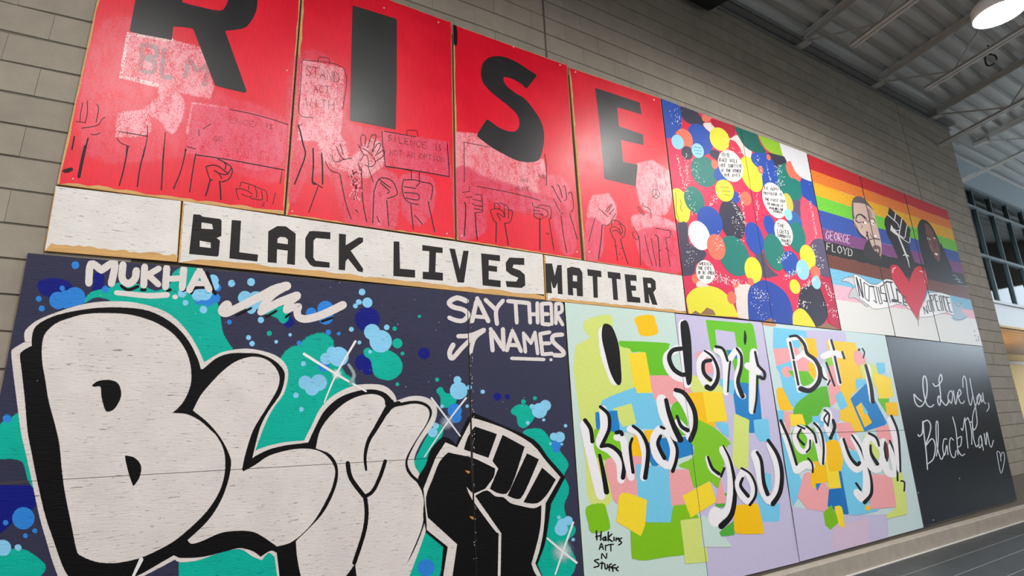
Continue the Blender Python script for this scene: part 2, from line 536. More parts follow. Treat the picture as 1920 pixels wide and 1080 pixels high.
# outside the windows: a dark canopy and its frame
can_m = simple('canopy_metal', (26, 34, 40), 0.6, var=0.2, scale=2)
cz_ = ray(1885, 497); cz_ = cz_.z / cz_.y * (YB + 1.0) + EYE
can = tag(MB().box((8, YB + 1.0, cz_), (24, YB + 1.2, 7.4)).box((8, YB + 0.3, 7.3), (24, YB + 1.2, 7.4)).build('canopy', can_m), 'dark canopy outside the clerestory windows', 'canopy')
for k in range(9):
    MB().box((11.9 + k*1.03, YB + 1.0, zs - 0.3), (11.98 + k*1.03, YB + 1.1, cz_ + 0.05)).build('post', can_m, can)
for zz in (zs + 0.28, zs + 0.12):
    MB().box((8, YB + 1.02, zz), (24, YB + 1.08, zz + 0.05)).build('rail', can_m, can)
# recess under the beam: timber soffit, yellow wall
wood_m = simple('soffit_timber', (150, 118, 86), 0.5, var=0.25, scale=3, stretch=(0.5, 8, 1))
soff = tag(MB().box((X_END - 1.5, YB + 0.25, zb + 0.06), (24, 9.0, zb + 0.16)).build('ceiling_recess', wood_m), kind='structure', label='timber board soffit over the yellow recess')
for k in range(30):
    yy = YB + 0.02 + k * 0.155
    if yy > 8.6: break
    MB().box((X_END - 1.5, yy, zb - 0.02), (24, yy + 0.145, zb + 0.06)).build('board', wood_m, soff)
yel_m = simple('yellow_plaster', (246, 214, 140), 0.8, var=0.03)
YW = 6.2
yw = tag(MB().box((X_END - 3, YW, 0), (24, YW + 0.15, zb + 0.1)).build('wall_recess', yel_m), kind='structure', label='warm yellow wall of the recess')
rz = EYE + 0.70 * YW / D
tag(MB().box((X_END - 3, YW - 0.03, rz), (24, YW, rz + 0.07)).box((X_END - 3, YW - 0.045, rz + 0.07), (24, YW, rz + 0.09)).build('trim_4', simple('rail_timber', (150, 92, 48), 0.5)), kind='structure', label='brown timber rail on the yellow wall')
ld = bpy.data.lights.new('added_recess_light', 'AREA'); ld.energy = 230; ld.color = (1.0, 0.86, 0.62); ld.size = 0.9  # unseen lamp, added to brighten the yellow wall
rl = empty('added_recess_lamp', (15.6, 5.15, zb - 0.03)); tag(rl, 'recessed warm downlight in the timber soffit', 'lamp')
MB().lathe((0, 0, 0), [(0.0, 0.0), (0.10, 0.0), (0.12, -0.015), (0.13, 0.0)], 16).build('trim_ring', steel, rl)
lo = bpy.data.objects.new('added_recess_light', ld); COL.objects.link(lo); lo.location = (0, 0, -0.04); lo.parent = rl

# the rest of the hall
hall_m = simple('hall_wall', (150, 146, 138), 0.8, var=0.05)
tag(MB().box((-10, -9.4, 0), (24, -9.2, 9.4)).build('wall_back', hall_m), kind='structure', label='plain wall behind the photographer')
tag(MB().box((-10.2, -9.4, 0), (-10, 4.6, 9.4)).box((-10, D + 0.1, 0), (-6.0, D + 0.2, 7.4)).build('wall_left', hall_m), kind='structure', label='plain wall to the far left')
tag(MB().box((24, -9.4, 0), (24.2, 4.5, 3.3)).box((24, -9.4, 5.6), (24.2, 4.5, 9.4)).build('wall_right', hall_m), kind='structure', label='far end wall with a band of daylight')

# ------------------------------------------------------------------ lamps
em, nt, bs, out = nodes('lamp_lens_glow')
e = nt.nodes.new('ShaderNodeEmission'); e.inputs[0].default_value = (1.0, 0.985, 0.955, 1); e.inputs[1].default_value = LAMP_POWER
nt.links.new(e.outputs[0], out.inputs['Surface'])
shade_m = simple('lamp_shade_metal', (205, 205, 203), 0.35, 0.0, var=0.03)
def lamp(x, y, label):
    z = EYE + 3.95
    t = empty('pendant_lamp', (x, y, z)); tag(t, label, 'lamp', 'round high bay pendant lamps')
    SHP = [(0.215, -0.01), (0.225, 0.0), (0.215, 0.10), (0.16, 0.17), (0.08, 0.21), (0.075, 0.36), (0.0, 0.37)]
    sh = MB().lathe((0, 0, 0), SHP, 32).build('shade', shade_m, t)
    MB().lathe((0, 0, 0), [(0.0, -0.036), (0.07, -0.034), (0.13, -0.027), (0.175, -0.018), (0.205, -0.005)], 32).build('lens', em, sh)
    MB().tube((0, 0, 0.36), (0, 0, roofz(y) - z), 0.008, 6).build('hanger', steel, t)
lamp(6.90, 1.442, 'lit round pendant lamp hanging among the roof joists')
for x, y, t_ in ((5.0, 1.45, 'before the balloon boards'), (1.4, 0.3, 'before the letter I'), (-0.75, 0.3, 'before the letter R'), (3.4, -2.6, 'added for fill in the back row before the letter E'), (8.2, -2.6, 'added for fill in the back row before the rainbow'), (-3.4, -2.6, 'added for fill in the back row at the far left'), (12.2, -1.0, 'near the clerestory windows'), (-4.2, 0.3, 'front row at the far left'), (-1.5, -5.6, 'added to even the light, last row before the letter R'), (2.5, -5.6, 'added to even the light, last row before the letter S'), (6.5, -5.6, 'added to even the light, last row before the balloons'), (10.5, -5.6, 'added to even the light, last row before the rainbow')):  # back and last rows are added to fill and even out the light
    lamp(x, y, 'round pendant lamp out of the picture, ' + t_)

# wall speaker above the boards
sx, sz = W(1300, 2)
sp = empty('speaker_box', (sx, WALLY, sz)); tag(sp, 'black box speaker on a bracket high on the block wall', 'speaker')
blk = simple('black_plastic', (16, 16, 17), 0.5, var=0.05)
MB().add([(-.16,-.30,-.12),(.24,-.30,-.12),(.20,-.07,-.10),(-.14,-.07,-.10),(-.16,-.34,.13),(.24,-.34,.13),(.20,-.07,.12),(-.14,-.07,.12)], [(0,3,2,1),(4,5,6,7),(0,1,5,4),(1,2,6,5),(2,3,7,6),(3,0,4,7)]).build('cabinet', blk, sp)
MB().box((-.13, -.345, -.08), (.21, -.315, .11)).build('grille', simple('grille_cloth', (26, 26, 27), 0.8), sp)
MB().bar((.05, 0, .04), (.05, -.09, .04), 0.05, 0.05).box((-.02, -.012, -.03), (.12, 0.0, .10)).bar((.27, -.02, .02), (.27, -.16, -.02), 0.03, 0.10).build('bracket', simple('bracket_metal', (190, 192, 196), 0.35, 0.6), sp)

# loop of cable left hanging under the deck
cd = ray(1857, 112); t_c = 1.0
while cd.z * t_c + EYE < roofz(cd.y * t_c) - 0.25: t_c += 0.02
cc = Vector((cd.x*t_c, cd.y*t_c, cd.z*t_c + EYE)); rr_ = 11 / F * t_c * cd.dot(FWD)
m_ = MB(); ring = [cc + (RIGHT*math.cos(a_*math.pi/8) + UP*math.sin(a_*math.pi/8))*rr_*(1 + .12*math.sin(a_*1.3)) for a_ in range(15)]
for a_, b_ in zip(ring, ring[1:]): m_.tube(a_, b_, 0.012, 6)
top_ = Vector((ring[4].x, ring[4].y, roofz(ring[4].y) + 0.06)); m_.tube(ring[4], top_, 0.010, 6)
tag(m_.build('cable_loop', simple('cable_jacket', (40, 42, 42), 0.6)), 'dark loop of cable hanging under the roof deck near the lamp', 'cable')
# ------------------------------------------------------------------ boards and what is painted on them
ply_m = simple('raw_plywood', (206, 160, 98), 0.7, var=0.22, scale=9, stretch=(1, 1, 14))
edge_m = simple('board_edge', (88, 78, 72), 0.8)
OBJ = {}
LABELS = {
 'R1': 'red board painted with the giant black letter R',
 'R2': 'red board painted with the tall black letter I',
 'R3': 'red board painted with the giant black letter S',
 'R4': 'red board painted with the giant black letter E',
 'W1': 'blank white strip board at the far left under the letter R',
 'W2': 'long white strip board lettered BLACK LIVES',
 'W3': 'short white strip board lettered MATTER',
 'G1': 'upper navy graffiti board with the tops of the bubble letters',
 'G2': 'lower navy graffiti board with the bottoms of the bubble letters',
 'G3': 'narrow navy board with most of the raised fist',
 'J1': 'pale mint board with the black words I and Know',
 'J2': 'lilac board with the words dont and you',
 'J3': 'upper pastel board with the word But',
 'J4': 'lower pastel board with the words Love you',
 'K1': 'black board with white script I Love You, Black Man',
 'E1': 'balloon painted board next to the red letter E',
 'E2': 'balloon painted board with a white corner next to the rainbow',
 'F1': 'rainbow striped board with the portrait of a man',
 'F2': 'rainbow striped board with the raised fist and red heart',
 'F3': 'rainbow striped board with the portrait of a long haired woman',
}
for k, q in QUAD.items():
    v = [(x, D, z) for x, z in q] + [(x, D + 0.012, z) for x, z in q]
    OBJ[k] = mesh_obj('painted_board', v, [(0,1,2,3), (7,6,5,4), (0,4,5,1), (1,5,6,2), (2,6,7,3), (3,7,4,0)], ply_m if k[0] in 'RW' else edge_m)
    tag(OBJ[k], LABELS[k], 'mural board', 'painted boards on the block wall')

CROPS = {'p': (0, 0, 1)}
for r_, L_ in enumerate('abcd'):
    for c_ in range(4): CROPS['%s%d' % (L_, c_ + 1)] = (480*c_, 270*r_, 4.0)
CROPS.update({'e1': (1230,180,6), 'e2': (1250,340,6), 'e3': (1270,460,6), 'e4': (1510,280,6), 'e5': (1530,420,6), 'e6': (1580,360,12), 'e7': (1560,500,12), 'e8': (1700,500,12),
 'f1': (110,160,8), 'f2': (320,180,8), 'f3': (300,280,8), 'f4': (540,210,8), 'f5': (680,210,10.667), 'f6': (850,230,8), 'f7': (850,340,8), 'f8': (1080,300,9.143),
 'g1': (1670,660,8), 'g2': (1680,770,8),
 'h1': (860,90,4.5), 'h2': (1060,120,4.5), 'h3': (1080,380,9), 'h4': (1070,580,4.5), 'h5': (1070,780,4.5), 'h6': (1260,590,4.5), 'h7': (1260,780,4.5), 'h8': (1450,610,4.5),
 'i1': (1440,770,3.857), 'i2': (0,470,4.5), 'i3': (140,470,6.4), 'i4': (400,520,6.75), 'i5': (820,540,6.75), 'i6': (780,740,3.175), 'i7': (340,640,2.4537), 'i8': (0,780,3.6)})
MUR = {'red': ['R1','R2','R3','R4'], 'white': ['W1','W2','W3'], 'graf': ['G1','G2','G3'], 'know': ['J1','J2','J3','J4'], 'black': ['K1'], 'ball': ['E1','E2'], 'rain': ['F1','F2','F3']}
STEP = 0.00012
BOXES = {k: [] for k in MUR}      # (layer, bounding box): paint lies only on what it overlaps
def next_layer(mur, faces):
    xs = [q[0] for f in faces for q in f]; ys = [q[1] for f in faces for q in f]
    b = (min(xs), min(ys), max(xs), max(ys))
    L_ = 1 + max([l for l, c in BOXES[mur] if c[0] < b[2] and c[2] > b[0] and c[1] < b[3] and c[3] > b[1]], default=1)
    BOXES[mur].append((L_, b))
    return L_

def pts(s):
    """'c1: x,y x,y! i7: x,y' -> [(px, py, corner)] in photograph pixels"""
    out = []; c = CROPS['p']
    for t in s.split():
        if t.endswith(':'): c = CROPS[t[:-1]]; continue
        k = t.endswith('!'); x, y = t.rstrip('!').split(',')
        out.append((c[0] + float(x)/c[2], c[1] + float(y)/c[2], k))
    return out
def scl(s): return CROPS[s.split()[0][:-1]][2] if s.split()[0].endswith(':') else 1.0

def cr(p0, p1, p2, p3, t):
    return tuple(0.5*((2*b) + (c-a)*t + (2*a-5*b+4*c-d)*t*t + (3*b-a-3*c+d)*t**3) for a, b, c, d in zip(p0, p1, p2, p3))
def smooth(P, closed, n=5):
    m = len(P); out = []
    for i in range(m if closed else m - 1):
        p1, p2 = P[i], P[(i+1) % m]
        p0 = P[(i-1) % m] if (closed or i > 0) else p1
        p3 = P[(i+2) % m] if (closed or i + 2 < m) else p2
        if p1[2]: p0 = p1
        if p2[2]: p3 = p2
        for j in range(n): out.append(cr(p0[:2], p1[:2], p2[:2], p3[:2], j/n))
    if not closed: out.append(P[-1][:2])
    return out

def emit(mur, name, faces, c, fin, layer=None, kind=None, label=None):
    """faces: polygons of (px, py, cover); one part on each board they lie on"""
    if not faces: return
    y = D - next_layer(mur, faces) * STEP
    wf = []
    for f in faces:
        wf.append([(*W(p[0], p[1]), p[2] if len(p) > 2 else 1.0, p[3] if len(p) > 3 else 0.0) for p in f])
    for b in MUR[mur]:
        q = QUAD[b]
        V, FF, FM, CV = [], [], [], []
        for f in wf:
            g = clip(f, q)
            if len(g) < 3: continue
            a = sum(g[i][0]*g[(i+1) % len(g)][1] - g[(i+1) % len(g)][0]*g[i][1] for i in range(len(g)))
            if abs(a) < 1e-9: continue
            if a < 0: g = g[::-1]
            n = len(V)
            V += [(p[0], y + p[3]*STEP, p[1]) for p in g]; CV += [p[2] for p in g]
            FF.append(tuple(range(n, n + len(g)))); FM.append(1 if min(p[2] for p in g) < 0.999 else 0)
        if not FF: continue
        soft = any(FM)
        m1 = paint(c, fin)
        if fin == 'worn_glare': FM = [0]*len(FM)
        o = mesh_obj(name, V, FF, m1, OBJ[b], paint(c, fin, True) if soft and fin != 'worn_glare' else None, FM)
        if soft or fin == 'worn_glare':
            at = o.data.attributes.new('cover', 'FLOAT', 'POINT')
            at.data.foreach_set('value', CV)
        if kind: o['kind'] = kind
        if label: o['label'] = label

def tri(loops):
    vv = [[Vector((p[0], p[1], 0)) for p in l] for l in loops]
    flat = [p for l in loops for p in l]
    return [[flat[i] for i in t] for t in tessellate_polygon(vv)]

def area2(P): return sum(P[i][0]*P[(i+1) % len(P)][1] - P[(i+1) % len(P)][0]*P[i][1] for i in range(len(P)))
def rim(P, s):
    """soft spray edge around a closed outline"""
    sg = 1 if area2(P) > 0 else -1
    n = len(P); off = []
    for i in range(n):
        a, b = P[i-1], P[(i+1) % n]
        dx, dy = b[0]-a[0], b[1]-a[1]; l = math.hypot(dx, dy) or 1
        off.append((P[i][0] + sg*dy/l*s, P[i][1] - sg*dx/l*s))
    return [[(*P[i], 1.0), (*P[(i+1) % n], 1.0), (*off[(i+1) % n], 0.0), (*off[i], 0.0)] for i in range(n)]

def poly(mur, name, c, s, fin='flat', holes=(), sm=True, soft=0, n=5, **kw):
    P = pts(s)
    A = smooth(P, True, n) if sm else [p[:2] for p in P]
    loops = [A]
    for h in holes:
        H_ = pts(h); loops.append(smooth(H_, True, n) if sm else [p[:2] for p in H_])
    faces = tri(loops)
    if soft: faces += rim(A, soft)
    emit(mur, name, faces, c, fin, **kw)

def ell(mur, name, c, s, fin='flat', tilt=0, soft=0, **kw):
    """'e1: cx,cy rx,ry' ellipse leaning left at the top by tilt degrees"""
    t = s.split(); o = CROPS[t[0][:-1]]
    cx, cy = map(float, t[1].split(',')); rx, ry = map(float, t[2].split(','))
    cx, cy = o[0] + cx/o[2], o[1] + cy/o[2]; rx /= o[2]; ry /= o[2]
    a = math.radians(-tilt); n = 28 if rx > 5 else 14
    A = []
    for i in range(n):
        u, v = rx*math.cos(2*math.pi*i/n), ry*math.sin(2*math.pi*i/n)
        A.append((cx + u*math.cos(a) - v*math.sin(a), cy + u*math.sin(a) + v*math.cos(a)))
    faces = [A]
    if soft: faces += rim(A, soft)
    emit(mur, name, faces, c, fin, **kw)

def stroke_faces(P, w0, w1, soft=0, cap=True):
    n = len(P); L_, R_ = [], []; SL_, SR_ = [], []
    faces = []
    for i in range(n):
        a, b = P[max(i-1, 0)], P[min(i+1, n-1)]
        dx, dy = b[0]-a[0], b[1]-a[1]; l = math.hypot(dx, dy) or 1
        w_ = (w0 + (w1-w0)*i/max(n-1, 1))/2
        nx, ny = -dy/l, dx/l
        L_.append((P[i][0]+nx*w_, P[i][1]+ny*w_)); R_.append((P[i][0]-nx*w_, P[i][1]-ny*w_))
        if soft:
            SL_.append((P[i][0]+nx*(w_+soft), P[i][1]+ny*(w_+soft))); SR_.append((P[i][0]-nx*(w_+soft), P[i][1]-ny*(w_+soft)))
    for i in range(n-1):
        d0, d1 = 0.5*i/n, 0.5*(i+1)/n
        faces.append([(*L_[i], 1.0, d0), (*L_[i+1], 1.0, d1), (*R_[i+1], 1.0, d1), (*R_[i], 1.0, d0)])
        if soft:
            faces.append([(*SL_[i], 0, d0), (*SL_[i+1], 0, d1), (*L_[i+1], 1, d1), (*L_[i], 1, d0)])
            faces.append([(*SR_[i], 0, d0), (*SR_[i+1], 0, d1), (*R_[i+1], 1, d1), (*R_[i], 1, d0)])
    if cap:
        for i in range(0, n):
            if 0 < i < n-1:      # round sharp bends only
                a, b, c_ = P[i-1], P[i], P[i+1]
                u = (b[0]-a[0], b[1]-a[1]); v = (c_[0]-b[0], c_[1]-b[1])
                if u[0]*v[0]+u[1]*v[1] > 0.75*math.hypot(*u)*math.hypot(*v): continue
            r = (w0 + (w1-w0)*i/max(n-1, 1))/2
            if r < 0.9: continue
            faces.append([(P[i][0]+r*math.cos(k*math.pi/6), P[i][1]+r*math.sin(k*math.pi/6), 1.0, 0.55 + 0.35*i/n) for k in range(12)])
    return faces

def stroke(mur, name, c, specs, w0, w1=None, fin='flat', sm=True, soft=0, n=5, **kw):
    """specs: one or several 'crop: x,y ...' lines separated by '/'; width in the crop's pixels"""
    cur = 'p:'
    for s in specs.split('/'):
        s = s.strip()
        if not s: continue
        if s.split()[0].endswith(':'): cur = s.split()[0]
        else: s = cur + ' ' + s
        k = scl(s); P = pts(s)
        A = smooth(P, False, n) if (sm and len(P) > 2) else [p[:2] for p in P]
        emit(mur, name, stroke_faces(A, w0/k, (w1 if w1 is not None else w0)/k, soft), c, fin, **kw)

FONT = {'A': ['0,0 .5,1 1,0', '.2,.4 .8,.4'], 'B': ['0,0 0,1 .7,.95 .75,.6 0,.52 .85,.4 .8,.05 0,0'], 'C': ['.95,.85 .5,1 .05,.6 .1,.2 .5,0 .95,.15'], 'D': ['0,0 0,1 .7,.85 .9,.5 .7,.1 0,0'],
 'E': ['.9,1 .05,1 .05,0 .9,0', '.05,.52 .7,.52'], 'F': ['.9,1 .05,1 .05,0', '.05,.52 .7,.52'], 'G': ['.95,.85 .5,1 .05,.6 .1,.15 .5,0 .95,.2 .95,.45 .55,.45'], 'H': ['.05,0 .05,1', '.95,0 .95,1', '.05,.5 .95,.5'],
 'I': ['.5,0 .5,1'], 'J': ['.8,1 .8,.2 .45,0 .1,.2'], 'K': ['.05,0 .05,1', '.9,1 .05,.45 .9,0'], 'L': ['.05,1 .05,0 .85,0'], 'M': ['0,0 .1,1 .5,.4 .9,1 1,0'], 'N': ['.05,0 .05,1 .95,0 .95,1'],
 'O': ['.5,1 .05,.7 .05,.3 .5,0 .95,.3 .95,.7 .5,1'], 'P': ['.05,0 .05,1 .8,.95 .85,.6 .05,.5'], 'Q': ['.5,1 .05,.7 .05,.3 .5,0 .95,.3 .95,.7 .5,1', '.6,.3 1,-.1'], 'R': ['.05,0 .05,1 .8,.95 .85,.6 .05,.5 .9,0'],
 'S': ['.9,.9 .4,1 .1,.75 .5,.52 .9,.3 .6,0 .05,.1'], 'T': ['0,1 1,1', '.5,1 .5,0'], 'U': ['.05,1 .1,.15 .5,0 .9,.15 .95,1'], 'V': ['0,1 .5,0 1,1'], 'W': ['0,1 .25,0 .5,.7 .75,0 1,1'], 'X': ['0,0 1,1', '0,1 1,0'],
 'Y': ['0,1 .5,.5 1,1', '.5,.5 .5,0'], 'Z': ['0,1 1,1 0,0 1,0'], 'a': ['.8,.6 .2,.6 .1,.1 .6,.0 .8,.6 .9,0']}
def text(mur, c, crop, string, x0, y0, x1, y1, h, w, fin='flat', lean=0.0, name='lettering', **kw):
    """single stroke hand lettering, base line (x0,y0)-(x1,y1) and letter height h in the crop's pixels"""
    o = CROPS[crop]; n = len(string); faces = []
    dx, dy = (x1-x0)/n, (y1-y0)/n
    for i, ch in enumerate(string):
        for ln in FONT.get(ch, []):
            P = []
            for t in ln.split():
                u, v = map(float, t.split(','))
                X = x0 + dx*(i + 0.78*u) + lean*v*h; Y = y0 + dy*(i + 0.78*u) - v*h
                P.append((o[0] + X/o[2], o[1] + Y/o[2]))
            faces += stroke_faces(P, w/o[2], w/o[2], 0, False)
    emit(mur, name, faces, c, fin, kind='stuff', **kw)

def coat(b, c, fin, inset=(0, 0, 0, 0), jag=0.0, mur=None):
    """the ground colour of one board; insets (top, right, bottom, left) in metres leave raw wood at the edges"""
    q = QUAD[b]; n = 26
    A = []
    def edge(i, j, d, nx, nz):
        a, b_ = q[i], q[j]
        for k in range(n):
            t = k / n
            r = d * (1 - jag * random.random()) if d else 0
            A.append((a[0] + (b_[0]-a[0])*t + nx*r, a[1] + (b_[1]-a[1])*t + nz*r))
    edge(0, 1, inset[0], 0, -1); edge(1, 2, inset[1], -1, 0); edge(2, 3, inset[2], 0, 1); edge(3, 0, inset[3], 1, 0)
    y = D - STEP
    t = tessellate_polygon([[Vector((x, z, 0)) for x, z in A]])
    mesh_obj('paint_coat', [(x, y, z) for x, z in A], [tuple(i) for i in t], paint(c, fin), OBJ[b])

def spatter(mur, c, dots, fin='flat'):
    """dots: (px, py, r)"""
    faces = [[(x + r*math.cos(k*math.pi/3 + .3)*random.uniform(.6, 1.1), y + r*math.sin(k*math.pi/3 + .3)*random.uniform(.8, 1.6)) for k in range(6)] for x, y, r in dots]
    emit(mur, 'paint_spatter', faces, c, fin, kind='stuff')
# ================================================================== red boards: R I S E
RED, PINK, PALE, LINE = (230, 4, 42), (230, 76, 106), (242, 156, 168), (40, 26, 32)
coat('R1', RED, 'gloss', (0, .012, .026, .012), .6)
coat('R2', RED, 'gloss', (.004, .005, .012, .022), .6)
coat('R3', RED, 'gloss', (.006, .004, .012, .014), .6)
coat('R4', RED, 'gloss', (.006, .004, .006, .024), .5)
def worn_glare(c, s, soft=4): poly('red', 'worn_glare_patch', c, s, 'worn_glare', soft=soft, n=4)  # repainted areas, with the glare on them painted in as paler pink
worn_glare((226, 40, 72), '185,60 250,40 300,120 420,180 535,230 525,330 470,330 400,300 350,290 200,300 150,240', 14)  # glare over the left half of the board, painted as pinker red
worn_glare(PALE, '240,64! 322,76! 380,90! 400,165! 393,184! 325,170! 225,145!')
worn_glare(PALE, '297,160! 325,168! 344,190 340,222 322,250 300,225 272,208 298,180!')
worn_glare(PALE, '222,213! 272,206! 282,232 275,252 218,256!')
worn_glare(PALE, '361,194! 395,198 470,211! 480,250 420,262 350,250!')
worn_glare(PINK, '362,196! 470,211 538,236! 530,302 480,320! 425,302 350,286!')
worn_glare((228, 48, 80), '548,120 600,100 650,160 650,230 716,246! 724,310! 700,400 690,440 650,420 620,330 575,330 545,380 540,250', 10)
worn_glare(PALE, '566,112! 644,129! 640,226! 628,262 560,262!')
worn_glare(PALE, '600,255 640,258 655,300 700,262 718,300 690,330 650,320 610,300', 8)
worn_glare(PINK, '716,247! 840,267! 846,332! 770,318 724,312!')
worn_glare(PINK, '700,330 740,328 748,380 735,430 700,425', 6); worn_glare(PINK, '755,330 808,335 812,385 790,420 762,410 752,370', 6)
worn_glare(PALE, '853,248! 895,252! 925,275 985,302 1018,298! 1026,352 1022,378! 960,350 900,338 858,352!')
worn_glare(PINK, '855,320 905,340 910,420 895,440 858,440', 8); worn_glare(PINK, '1010,340 1060,340 1078,420 1075,470 1055,470 1035,400', 8)
worn_glare(PINK, '880,330 1020,372 1060,400 1000,400 930,380', 10)
worn_glare(PALE, '1112,368! 1140,363! 1153,385 1152,410 1128,424 1104,412 1105,385')
worn_glare(PINK, '1104,410 1130,425 1126,480 1100,484 1098,440', 5)
worn_glare(PALE, '1194,308! 1222,301! 1262,326! 1258,370 1246,402 1208,392 1194,350!')
worn_glare(PALE, '1184,410 1205,402 1228,404 1270,421! 1268,436 1235,434 1198,436', 4)
worn_glare(PINK, '1195,436 1270,436 1276,508 1215,498', 6)
stroke('red', 'faded_border', (244, 214, 214), 'a1: 1290,300 960,255! 905,575! 1180,640', 26, fin='worn_glare', soft=2, sm=False)
stroke('red', 'faded_letter', (168, 150, 154), 'a1: 1065,335 1055,530 / 1065,335 1170,360 1165,425 1062,430 1155,465 1145,540 1060,530 / 1235,370 1215,560 1290,580 / 1390,580 1420,450 1480,530 1560,490 1530,640', 24, fin='worn_glare', soft=3)
BLK = (26, 24, 26)
poly('red', 'painted_letter', BLK, '243,58! 262,64 322,75! 325,50! 345,51 362,54! 403,160! 412,163! 458,174! 463,172! 422,58! 447,55 462,50 475,33 482,12 480,-20 455,-55 380,-85 275,-110! 254,0!', 'gloss',
     holes=['342,0 345,5 375,13 412,20 424,10 428,-5 425,-25 400,-38 345,-55'])
poly('red', 'painted_letter', (46, 48, 46), 'p: 661,10! 742,35! 744,38! 744,150! 742,243! 656,226! 658,120!', 'gloss')
poly('red', 'painted_letter', (38, 36, 38), 'h1: 655,225! 655,240! 580,335! 565,340! 530,305 470,270 410,248 380,252 382,280 410,325 480,380 560,430 640,530 690,610 718,700 720,790 700,890 680,940 630,962 560,962 480,945 380,895 280,840 155,745! 160,720! 235,605! 255,608! 330,665 400,697 465,705 500,680 512,630 490,560 420,490 330,420 250,350 200,280 188,200 205,130 250,85 320,68 400,80 500,125 590,185', 'gloss')
poly('red', 'painted_letter', (48, 46, 48), 'h2: 250,200! 628,325! 642,425! 437,365! 452,525! 655,595! 660,685! 470,640! 488,825! 610,850! 590,1060! 585,1030! 330,970! 300,650! 285,480!', 'gloss', sm=False)
def sk(s, w=1.5): stroke('red', 'sketch_line', LINE, s, w * 1.25, n=4)
sk('f3: 55,0 40,220 20,600 / 390,0 320,300 205,590 / 535,70 490,330 445,640', 14)
sk('f3: 550,85 860,130 1250,195 1860,310 / 690,260 740,430 790,465 / 690,260 760,240 830,240 900,270 990,340 1015,355 1060,300 1065,260 960,190 870,145 / 815,320 900,365 990,380 1025,360 / 815,320 880,360 925,435 / 960,195 990,240 975,300 / 1065,260 1085,340 1030,450 920,490', 12)
sk('f3: 755,450 715,600 685,695 / 895,480 905,600 915,750', 17)
sk('f3: 1195,570 1215,510 1240,495 1420,550 1500,590 1580,620 1610,700 1605,790 / 1140,590 1250,600 1340,640 1385,680 / 1140,590 1160,700 1190,765 / 1385,700 1330,715 1220,670 / 1330,540 1330,610 / 1420,555 1450,640 1445,725 / 1520,620 1535,720 1515,760 1360,735 / 1560,790 1555,830 1520,855 / 1730,650 1690,830 / 1830,330 1800,520', 9)
sk('f1: 440,800 400,950 370,1080 / 235,770 200,960 / b1: 640,20 615,130 592,245', 20)
sk('f1: 255,545 410,560 / 340,645 580,600 650,510 700,480 / 360,260 330,420 320,540 / 430,230 430,420 400,550 / 570,290 600,350 560,560 / 480,735 560,740 630,710 / 1020,900 1010,1080 / 1300,930 1270,1080 / 1330,600 1330,760 1300,940 / 1600,700 1590,850 1560,1080 / 1900,950 1890,1080 / 870,790 940,870 1070,920 / 890,690 1330,765', 10)
sk('b1: 960,20 930,180 895,310 / 1090,20 1050,180 1030,320 / 1230,20 1220,180 1210,345', 8)
sk('f2: 880,200 1200,265 1500,345 1760,430 / 240,760 380,795 / 420,500 425,600 / 600,420 480,500', 9)
text('red', LINE, 'f2', 'IS', 1420, 470, 1540, 510, 70, 8); text('red', (150, 60, 70), 'f2', 'ENCE', 880, 400, 1280, 470, 80, 9); text('red', (130, 60, 70), 'f2', 'GR', 640, 680, 800, 700, 80, 9); text('red', (150, 60, 70), 'f2', 'T', 970, 850, 1040, 860, 60, 8)
sk('f4: 155,205 185,300 225,480 260,610 240,720 180,880 100,1080', 18)
sk('f4: 375,550 380,800 365,1050 410,1080 / 505,620 515,800 520,1080', 18)
sk('f4: 155,205 215,185 / 660,640 700,750 850,710 960,690 / 555,740 640,880 770,930 800,1080 / 720,520 800,680 850,710 / 780,480 830,640 / 1055,490 1130,630 1190,660 1210,800 / 1100,520 1090,400 1110,350 1150,350 1165,400 1150,520 / 1190,540 1250,360 1290,345 1320,370 1260,600 / 1265,600 1345,475 1390,500 1310,660 / 1340,640 1430,570 1440,650 1310,745 / 1110,540 1230,620 1310,745 1250,820 1150,795 / 1080,740 1140,640 / 1200,820 1280,1060 / 1050,770 1090,900 1110,1080 / 1410,290 1420,480 1440,640 1460,810 / 1440,290 1920,375 / 1460,815 1620,835 1860,885 / 1850,880 1850,1000', 9)
sk('b2: 885,355 920,265 980,258 1030,290 1060,365 1040,390 980,410 / 930,290 1000,355 980,370 / 920,265 1010,330 / 885,355 880,450 875,595 / 980,420 995,620 / 1105,270 1190,270 1245,285 1310,300 1325,340 1310,420 / 1105,270 1095,330 1110,400 1150,440 1220,455 / 1110,320 1200,335 / 1110,365 1210,375 1215,420 1120,405 / 1200,320 1230,290 / 1160,450 1170,550 1180,645 / 1290,430 1340,660 / 1165,200 1165,265 / 1225,210 1225,285 / 1435,0 1450,240 / 970,170 1160,195 1450,245 / 1190,535 1250,605 / 630,230 670,430 715,565 / 790,180 800,420 830,585 / 745,490 765,515 / 905,540 925,590 / 420,280 500,330 / 465,320 395,515', 5.5)
sk('a2: 345,450 660,515 650,820 / 345,450 335,650 325,855 430,880 / 465,460 475,430 545,440 550,480', 4)
text('red', LINE, 'a2', 'STAND', 372, 565, 640, 625, 75, 4.5); text('red', LINE, 'a2', 'ACT', 432, 690, 560, 705, 55, 4); text('red', (110, 60, 70), 'a2', 'WITH', 372, 800, 600, 825, 65, 4)
text('red', LINE, 'f5', 'SILENCE', 490, 570, 1300, 740, 120, 9); text('red', LINE, 'f5', 'IS', 1440, 760, 1590, 790, 120, 9); text('red', LINE, 'f5', 'NOT AN OPTION', 545, 860, 1650, 1010, 110, 8)
sk('f5: 890,460 890,370 1060,375 1095,410 1100,490 / 1690,600 1700,800 1730,1070', 9)
